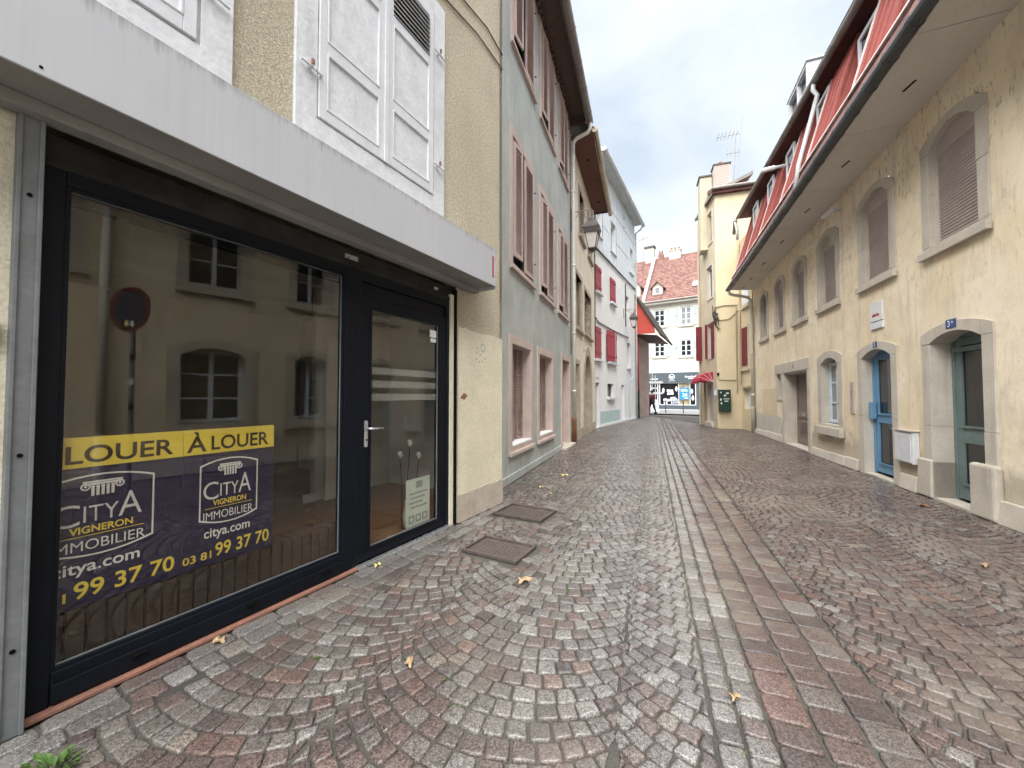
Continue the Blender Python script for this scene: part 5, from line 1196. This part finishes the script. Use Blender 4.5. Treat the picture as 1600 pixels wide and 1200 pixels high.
# cables and pipes on the front
for pts in (((-.05, 5.15), (.25, 5.22), (.80, 5.2)), ((-.05, 4.75), (.12, 4.6), (.45, 4.62), (.86, 5.0))): MB().tube([(x, -.03, z) for x, z in pts], .02, 6).build('cable', 'cable_pale', Y)
MB().tube([(.04, -.03, 2.30), (.06, -.03, 2.06), (.72, -.03, 2.04)], .018, 6).build('service_pipe', 'cable_pale', Y); MB().box(.0, .07, -.06, 0, 2.24, 2.36).build('junction_box', 'black', Y)
MB().tube([(.74, -.03, 5.1), (.74, -.03, 1.5)], .025, 6).build('service_pipe', 'cable_pale', Y); MB().tube([(.86, -.04, 9.0), (.86, -.04, 1.9)], .03, 6).build('service_pipe', 'ywall2', Y)
b = MB()
for k in range(14): b.tube([(-.12 + random.uniform(-.06, .1), -.04 - random.uniform(0, .12), 5.0 + random.uniform(-.5, .25)), (-.08 + random.uniform(-.1, .1), -.10, 4.7 + random.uniform(-.5, .4)), (.02 + random.uniform(-.1, .12), -.05, 4.6 + random.uniform(-.5, .3))], .016, 5)
b.build('cable_bundle', 'cable', Y)
t = thing('street_cabinet', 'dark green wall cabinet with stickers on the butter-yellow house', 'cabinet', FY.o, FY.phi)
MB().box(.02, .46, -.22, .0, .72, 1.64).build('case', 'cabinet', t, bevel=.01)
for x, z, w, h in ((.06, 1.50, .06, .05), (.20, 1.36, .08, .07), (.18, 1.24, .22, .03), (.22, 1.14, .14, .04), (.06, 1.18, .05, .09), (.08, 1.03, .05, .08), (.28, 1.46, .1, .06)): MB().box(x, x + w, -.223, -.22, z, z + h).build('sticker', 'goods2', t)
t = thing('meter_box', 'small grey meter box on the corner left of the green cabinet', 'box', FY.o, FY.phi)
MB().box(-.16, -.02, -.10, .02, 1.33, 1.70).build('case', 'grey_box', t, bevel=.01); MB().box(-.14, -.05, -.105, -.10, 1.42, 1.62).build('window', 'panel', t)
t = thing('door_awning', 'small red domed awning over the corner house doorway', 'awning', FYS.o, FYS.phi)
for k in range(4):
    a0 = RAD(8 + 22 * k); a1 = RAD(8 + 22 * (k + 1)); r = .62
    p = [(-.02 - r * math.cos(a), 1.98 + r * .72 * math.sin(a)) for a in (a0, a1)]
    MB().add([(-1.5, p[0][0], p[0][1]), (-.5, p[0][0], p[0][1]), (-.5, p[1][0], p[1][1]), (-1.5, p[1][0], p[1][1]), (-1.5, 0, 1.98), (-.5, 0, 1.98)], [(0, 1, 2, 3), (0, 3, 4), (1, 5, 2)]).build('canopy', 'awning', t, recalc=False)
    MB().tube([(-.5, p[1][0], p[1][1]), (-1.5, p[1][0], p[1][1])], .012, 5).build('rib', 'redclad_edge', t); MB().tube([(-.5, p[1][0], p[1][1]), (-.5, 0, 1.98)], .012, 5).build('rib', 'redclad_edge', t)
MB().add([(-1.5, -.634, 2.04), (-.5, -.634, 2.04), (-.5, -.634, 1.92), (-1.5, -.634, 1.92)], [(0, 1, 2, 3)]).build('valance', 'awning', t, recalc=False)
t = thing('tv_antenna', 'thin metal television antenna on the corner house roof by the brick chimney', 'antenna', FY.o, FY.phi)
MB().tube([(.88, .7, 10.3), (1.02, .7, 13.3)], .022, 6).build('mast', 'antenna', t)
MB().tube([(1.02, .7, 10.6), (1.30, .7, 13.9)], .012, 5).build('mast', 'antenna', t)
MB().tube([(.25, .7, 12.95), (1.18, .7, 12.95)], .014, 5).build('boom', 'antenna', t); MB().tube([(.55, .4, 11.95), (1.25, 1.0, 12.3)], .014, 5).build('boom', 'antenna', t)
for k in range(6): MB().tube([(.3 + .15 * k, .42, 12.95), (.3 + .15 * k, .98, 12.95)], .008, 4).build('element', 'antenna', t)
for k in range(5): MB().tube([(.62 + .13 * k, .45 + .1 * k, 11.85 + .06 * k), (.62 + .13 * k, .45 + .1 * k, 12.15 + .06 * k)], .008, 4).build('element', 'antenna', t)

t = thing('tv_antenna', 'small far antenna on the stone chimney of the end house', 'antenna', FE.o, FE.phi)
MB().tube([(-3.95, 4.9, 15.6), (-3.95, 4.9, 19.2)], .035, 6).build('mast', 'antenna', t); MB().tube([(-4.5, 4.9, 18.7), (-3.5, 4.9, 18.9)], .025, 5).build('boom', 'antenna', t)
for k in range(5): MB().tube([(-4.4 + .2 * k, 4.6, 18.72 + .04 * k), (-4.4 + .2 * k, 5.2, 18.72 + .04 * k)], .018, 4).build('element', 'antenna', t)
# ================================================================== street lanterns on brackets
def lantern(F, x, z, reach, label, s=1.0):
    o = thing('street_lantern', label, 'lantern', F.w(x, 0, z), F.phi, 'wall lanterns along the left side')
    b = MB(); b.tube([(0, 0, 0), (0, -reach * .86, .02)] + [tuple(p) for p in arcpts((0, -reach * .86, -.10 * s), .12 * s, math.pi / 2, -math.pi * 1.1, 14, (0, -1, 0), (0, 0, 1))], .014 * s, 6)
    b.tube([(0, 0, -.34 * s), (0, -reach * .45, 0)], .011 * s, 6); b.tube([(0, -.02, -.5 * s), (0, -.02, .1 * s)], .02, 6); b.tube([tuple(p) for p in arcpts((0, -reach * .45, -.07 * s), .06 * s, 0, math.pi * 1.7, 10, (0, 1, 0), (0, 0, 1))], .009, 5)
    b.build('bracket', 'iron_pale', o)
    y = -reach; top = -.26 * s
    MB().tube([(0, y, -.10 * s), (0, y, top)], .016 * s, 6).build('hanger', 'iron', o)
    R4 = math.pi / 4
    MB().lathe([(.05 * s, top - .05 * s), (.06 * s, top), (.03 * s, top + .04 * s)], 0, y, 8).build('finial', 'iron', o)
    MB().lathe([(.305 * s, top - .27 * s), (.30 * s, top - .245 * s), (.15 * s, top - .06 * s), (.14 * s, top - .04 * s)], 0, y, 4, R4).build('hood', 'iron', o)
    MB().lathe([(.26 * s, top - .40 * s), (.295 * s, top - .275 * s)], 0, y, 4, R4).build('crown', 'iron', o)
    MB().lathe([(.12 * s, top - .78 * s), (.225 * s, top - .40 * s)], 0, y, 4, R4).build('glass_body', 'lampglass', o)
    for k in range(4):
        a = R4 + k * math.pi / 2; MB().tube([(.125 * s * math.cos(a), y + .125 * s * math.sin(a), top - .78 * s), (.235 * s * math.cos(a), y + .235 * s * math.sin(a), top - .40 * s)], .012 * s, 5).build('glazing_bar', 'iron', o)
    MB().lathe([(.02 * s, top - .90 * s), (.05 * s, top - .85 * s), (.15 * s, top - .80 * s), (.15 * s, top - .775 * s)], 0, y, 4, R4).build('base_ring', 'iron', o)
lantern(FB, 5.72, 6.82, .63, 'four-sided iron lantern hanging from scrolled bracket beside the white downpipe', 1.1)
lantern(FW, 5.05, 6.05, .55, 'far iron lantern on the white house beside the red boarded eave', .92)

# ================================================================== small street things
def drain(c, a, bb, ang, label):
    t = thing('drain_cover', label, 'drain cover', (c.x, c.y, lie(c.x, c.y)), -ang, 'cast iron covers in the setts')
    MB().rect_ring(-a / 2, a / 2, -bb / 2, bb / 2, .022, -.004, .02).xf(Matrix.Rotation(RAD(90), 4, 'X')).build('rim', 'galv' if False else 'castiron', t)
    MB().box(-a / 2 + .024, a / 2 - .024, -bb / 2 + .024, bb / 2 - .024, -.02, .0).build('lid', 'castiron', t)
    st_ = MB().box(-.013, .013, -.013, .013, 0, .004).mesh('stud', 'castiron')
    nx = int((a - .08) / .045); ny = int((bb - .08) / .045)
    for i in range(nx):
        for j in range(ny): o = link('stud', st_, t); o.location = (-a / 2 + .05 + i * .045, -bb / 2 + .05 + j * .045, 0); o.rotation_euler = (0, 0, RAD(45 if (i + j) % 2 else 0))
drain(*COVERS[0][:4], 'rusty square iron cover in the setts nearest the shop door'); drain(*COVERS[1][:4], 'rectangular iron cover in the setts at the corner of the shop house')

def leaf(x, y, s, rz, mat, label):
    n = 11; pts = []
    for i in range(n * 2):
        t = math.pi * i / n; r = (.78 + .22 * math.cos(t * 5)) * random.uniform(.8, 1.15) * (.04 * s) * (1.15 if i == 0 else 1); pts.append((r * math.cos(t), r * .8 * math.sin(t)))
    vs = [(0, 0, .012)] + [(px, py, .008 + .012 * math.sin(3 * math.atan2(py, px)) + .006) for px, py in pts]
    me = bpy.data.meshes.new('fallen_leaf'); me.from_pydata(vs + [(p[0], p[1], p[2] - .0012) for p in vs], [], [(0, i + 1, (i + 1) % (2 * n) + 1) for i in range(2 * n)] + [(2 * n + 1, 2 * n + 2 + (i + 1) % (2 * n), 2 * n + 2 + i) for i in range(2 * n)]); me.materials.append(m[mat])
    o = link('fallen_leaf', me); o.location = (x, y, lie(x, y) + .004); o.rotation_euler = (0, 0, RAD(rz)); return tag(o, label, 'leaf', 'leaves fallen on the setts')
leaf(.09, 2.92, 1.5, 20, 'lead', 'crumpled tan leaf on the setts in front of the square iron cover')
leaf(-.53, 2.03, .85, 80, 'lead', 'small tan leaf on the setts in the middle foreground')
leaf(-1.66, 2.22, 1.1, 130, 'lead', 'orange-tan leaf lying against the shop window threshold')
leaf(-1.10, 3.18, .8, 40, 'leafp', 'small yellow-green leaf at the sill of the shop door')
leaf(.92, 6.76, 1.9, 15, 'leafp', 'large yellow leaf in front of the green house plinth')
leaf(5.20, 4.90, 2.0, 60, 'leafr', 'rust-brown leaf in front of the grey-green door')
leaf(3.88, 3.19, .9, 10, 'lead', 'tan leaf on the dark setts at the right edge')
leaf(1.02, 1.80, .7, 10, 'lead', 'tiny pale leaf beside the large setts near the camera')
leaf(.55, 5.5, 1.2, 75, 'lead', 'tan leaf near the corner of the shop house'); leaf(4.05, 16.6, 2.2, 30, 'lead', 'far pale leaf by the white house door')
leaf(.45, 5.9, 1.0, 120, 'leafp', 'pale yellow leaf beside the green house ground floor windows')

wd = thing('weed', 'small tuft of bright green weeds in the joint at the bottom left', 'weed', (-1.72, 1.485, 0))
for k in range(46):
    a = random.uniform(0, 6.283); r0 = random.uniform(0, .08); r1 = r0 + random.uniform(.02, .055); h = random.uniform(.012, .045); w_ = random.uniform(.005, .014); cx, cy = r0 * math.cos(a), r0 * .6 * math.sin(a)
    dx, dy = math.cos(a) * (r1 - r0), math.sin(a) * (r1 - r0) * .8; nx_, ny_ = -math.sin(a) * w_, math.cos(a) * w_
    MB().add([(cx, cy, 0), (cx + dx * .5 - nx_, cy + dy * .5 - ny_, h * .8), (cx + dx, cy + dy, h), (cx + dx * .5 + nx_, cy + dy * .5 + ny_, h * .8), (cx + dx * .5, cy + dy * .5, h * .7)], [(0, 1, 4), (1, 2, 4), (2, 3, 4), (3, 0, 4)]).build('leaf', 'grass', wd, recalc=False)
moss = MB()
for k in range(420):
    w = random.choice((-.73, -.15, .21, .45, 1.0, -1.3)) + random.gauss(0, .10); v = random.uniform(1.6, 6); x, y = wv(w, v)
    if sdist(FA, x, y) < .3 and ax(FA, x, y) < 3.9: continue
    for q in range(3):
        a = random.uniform(0, 6.28); r = random.uniform(.004, .011); xx, yy = x + random.gauss(0, .012), y + random.gauss(0, .012)
        moss.add([(xx + r * math.cos(a), yy + r * math.sin(a), -.008), (xx - r * math.sin(a), yy + r * math.cos(a), -.008), (xx - r * math.cos(a), yy - r * math.sin(a), -.008), (xx + .4 * r, yy, .0015)], [(0, 1, 3), (1, 2, 3), (2, 0, 3)])
for x, y in ((.36, 2.69), (.45, 2.93), (.30, 2.42), (.41, 2.80), (-.25, 1.76), (-.32, 1.94), (.50, 3.10), (-1.05, 2.10)):
    for q in range(45):
        a = random.uniform(0, 6.28); r = random.uniform(.005, .013); xx, yy = x + random.gauss(0, .014), y + random.gauss(0, .03)
        moss.add([(xx + r * math.cos(a), yy + r * math.sin(a), -.010), (xx - r * math.sin(a), yy + r * math.cos(a), -.010), (xx - r * math.cos(a), yy - r * math.sin(a), -.010), (xx + .4 * r, yy, .0)], [(0, 1, 3), (1, 2, 3), (2, 0, 3)])
mo = moss.build('moss', 'grass', recalc=False); mo['kind'] = 'stuff'; mo['label'] = 'green moss growing in the joints between the setts'; mo['category'] = 'moss'

# round no-parking sign that the shop window reflects
p = FR.w(15.33, -1.2); t = thing('road_sign', 'round no-parking sign on a grey post, mirrored in the shop window', 'road sign', p, 307)
MB().tube([(0, 0, 0), (0, 0, 2.95)], .03, 10).build('post', 'galv', t)
for k in range(3): MB().tube([(0, 0, 1.9 - .35 * k), (0, 0, 1.99 - .35 * k)], .033, 10).build('post_sticker', 'goods2' if k == 1 else 'black', t)
MB().prism([(.325 * math.cos(q * .2618), 2.62 + .325 * math.sin(q * .2618)) for q in range(24)], -.05, -.042).build('sign_back', 'signred', t)
MB().prism([(.26 * math.cos(q * .2618), 2.62 + .26 * math.sin(q * .2618)) for q in range(24)], -.054, -.05).build('sign_disc', 'signblue', t)
MB().box(-.08, -.02, -.058, -.054, 2.37, 2.45).build('sticker', 'goods2', t); MB().box(.01, .07, -.058, -.054, 2.38, 2.46).build('sticker', 'leafp', t)

# ---- far crossing: bollards, post, board, person
for px, py, lb in ((12.35, 30.9, 'thin dark bollard left of the blue poster across the road'), (13.45, 30.2, 'thicker dark bollard in front of the striped far shop window')):
    o = MB().lathe([(.05, 0), (.05, .06), (.035, .1), (.035, .8), (.06, .84), (.06, .92), (.02, 1.0)], 0, 0, 10).build('bollard', 'zinc_dark', smooth=True); o.location = (px, py, .01); tag(o, lb, 'bollard', 'bollards at the crossing')
t = thing('sign_post', 'slim pale direction sign post at the end of the street', 'sign post', (11.35, 30.4, 0), -25)
MB().tube([(0, 0, 0), (0, 0, 3.0)], .04, 8).build('post', 'zinc_light', t); MB().tube([(-.22, 0, 0), (-.22, 0, 3.2)], .03, 8).build('post', 'zinc_light', t)
for z in (2.35, 1.5): MB().prism([(-.75, z), (.5, z), (.62, z + .08), (.5, z + .16), (-.75, z + .16)], -.06, -.04).build('arm', 'goods2', t)
t = thing('pavement_board', 'leaning white advertising board beside the far shop door', 'board', (12.5, 33.6, .012), -20)
MB().hexa([(-.3, -.35, 0), (.35, -.35, 0), (.35, -.31, 0), (-.3, -.31, 0), (-.42, .02, 1.0), (.2, .02, 1.0), (.2, .06, 1.0), (-.42, .06, 1.0)]).build('front_panel', 'goods2', t)
MB().hexa([(-.3, .37, 0), (.35, .37, 0), (.35, .41, 0), (-.3, .41, 0), (-.42, .06, 1.0), (.2, .06, 1.0), (.2, .1, 1.0), (-.42, .1, 1.0)]).build('rear_panel', 'goods', t)

def skin_mesh(name, pts, edges, radii, mat, parent, sub=1):
    me = bpy.data.meshes.new(name); me.from_pydata(pts, edges, []); o = link(name, me, parent)
    bm = bmesh.new(); bm.from_mesh(me); ly = bm.verts.layers.skin.verify(); bm.verts.ensure_lookup_table()
    for i, r in enumerate(radii): bm.verts[i][ly].radius = (r, r)
    bm.verts[0][ly].use_root = True; bm.to_mesh(me); bm.free()
    o.modifiers.new('skin', 'SKIN').use_smooth_shade = True; s = o.modifiers.new('sub', 'SUBSURF'); s.levels = sub; s.render_levels = sub
    me.materials.append(m[mat]); return o
pr = thing('person', 'person in dark red jacket and black trousers walking past the pink house corner', 'person', (10.42, 28.6, .0), 200)
J = dict(pel=(0, 0, .92), spine=(0, .01, 1.15), chest=(0, .02, 1.36), neck=(0, .0, 1.50), head=(0, -.02, 1.62), crown=(0, -.01, 1.72),
         hL=(.09, 0, .90), kL=(.10, -.16, .50), aL=(.10, -.20, .08), tL=(.10, -.34, .04), hR=(-.09, 0, .90), kR=(-.10, .10, .50), aR=(-.10, .32, .12), tR=(-.10, .22, .04),
         sL=(.18, .02, 1.40), eL=(.25, .10, 1.14), wL=(.24, -.04, .92), fL=(.24, -.09, .84), sR=(-.18, .02, 1.40), eR=(-.25, -.04, 1.14), wR=(-.24, -.20, .95), fR=(-.24, -.26, .88))
K = list(J); ix = {k: i for i, k in enumerate(K)}
ED = [('pel', 'spine'), ('spine', 'chest'), ('chest', 'neck'), ('neck', 'head'), ('head', 'crown'), ('pel', 'hL'), ('hL', 'kL'), ('kL', 'aL'), ('aL', 'tL'), ('pel', 'hR'), ('hR', 'kR'), ('kR', 'aR'), ('aR', 'tR'), ('chest', 'sL'), ('sL', 'eL'), ('eL', 'wL'), ('wL', 'fL'), ('chest', 'sR'), ('sR', 'eR'), ('eR', 'wR'), ('wR', 'fR')]
RD = dict(pel=.12, spine=.11, chest=.13, neck=.055, head=.10, crown=.07, hL=.085, kL=.06, aL=.042, tL=.035, hR=.085, kR=.06, aR=.042, tR=.035, sL=.06, eL=.045, wL=.032, fL=.035, sR=.06, eR=.045, wR=.032, fR=.035)
skin_mesh('body', [J[k] for k in K], [(ix[a], ix[b_]) for a, b_ in ED], [RD[k] for k in K], 'skin', pr)
def sub_skin(name, keys, grow, mat):
    ii = {k: i for i, k in enumerate(keys)}; return skin_mesh(name, [J[k] for k in keys], [(ii[a], ii[b_]) for a, b_ in ED if a in ii and b_ in ii], [RD[k] + grow for k in keys], mat, pr)
sub_skin('jacket', ['pel', 'spine', 'chest', 'sL', 'eL', 'wL', 'sR', 'eR', 'wR'], .03, 'jacket'); sub_skin('trousers', ['pel', 'hL', 'kL', 'aL', 'hR', 'kR', 'aR'], .022, 'trousers')
MB().lathe([(.04, 1.60), (.105, 1.63), (.115, 1.70), (.08, 1.77), (.02, 1.79)], 0, .02, 10).build('hair', 'hair', pr, smooth=True)
for k in ('L', 'R'):
    x, y, z = J['a' + k]; MB().box(x - .045, x + .045, y - .20, y + .06, z - .08, z + .03).build('shoe', 'black', pr, bevel=.02)
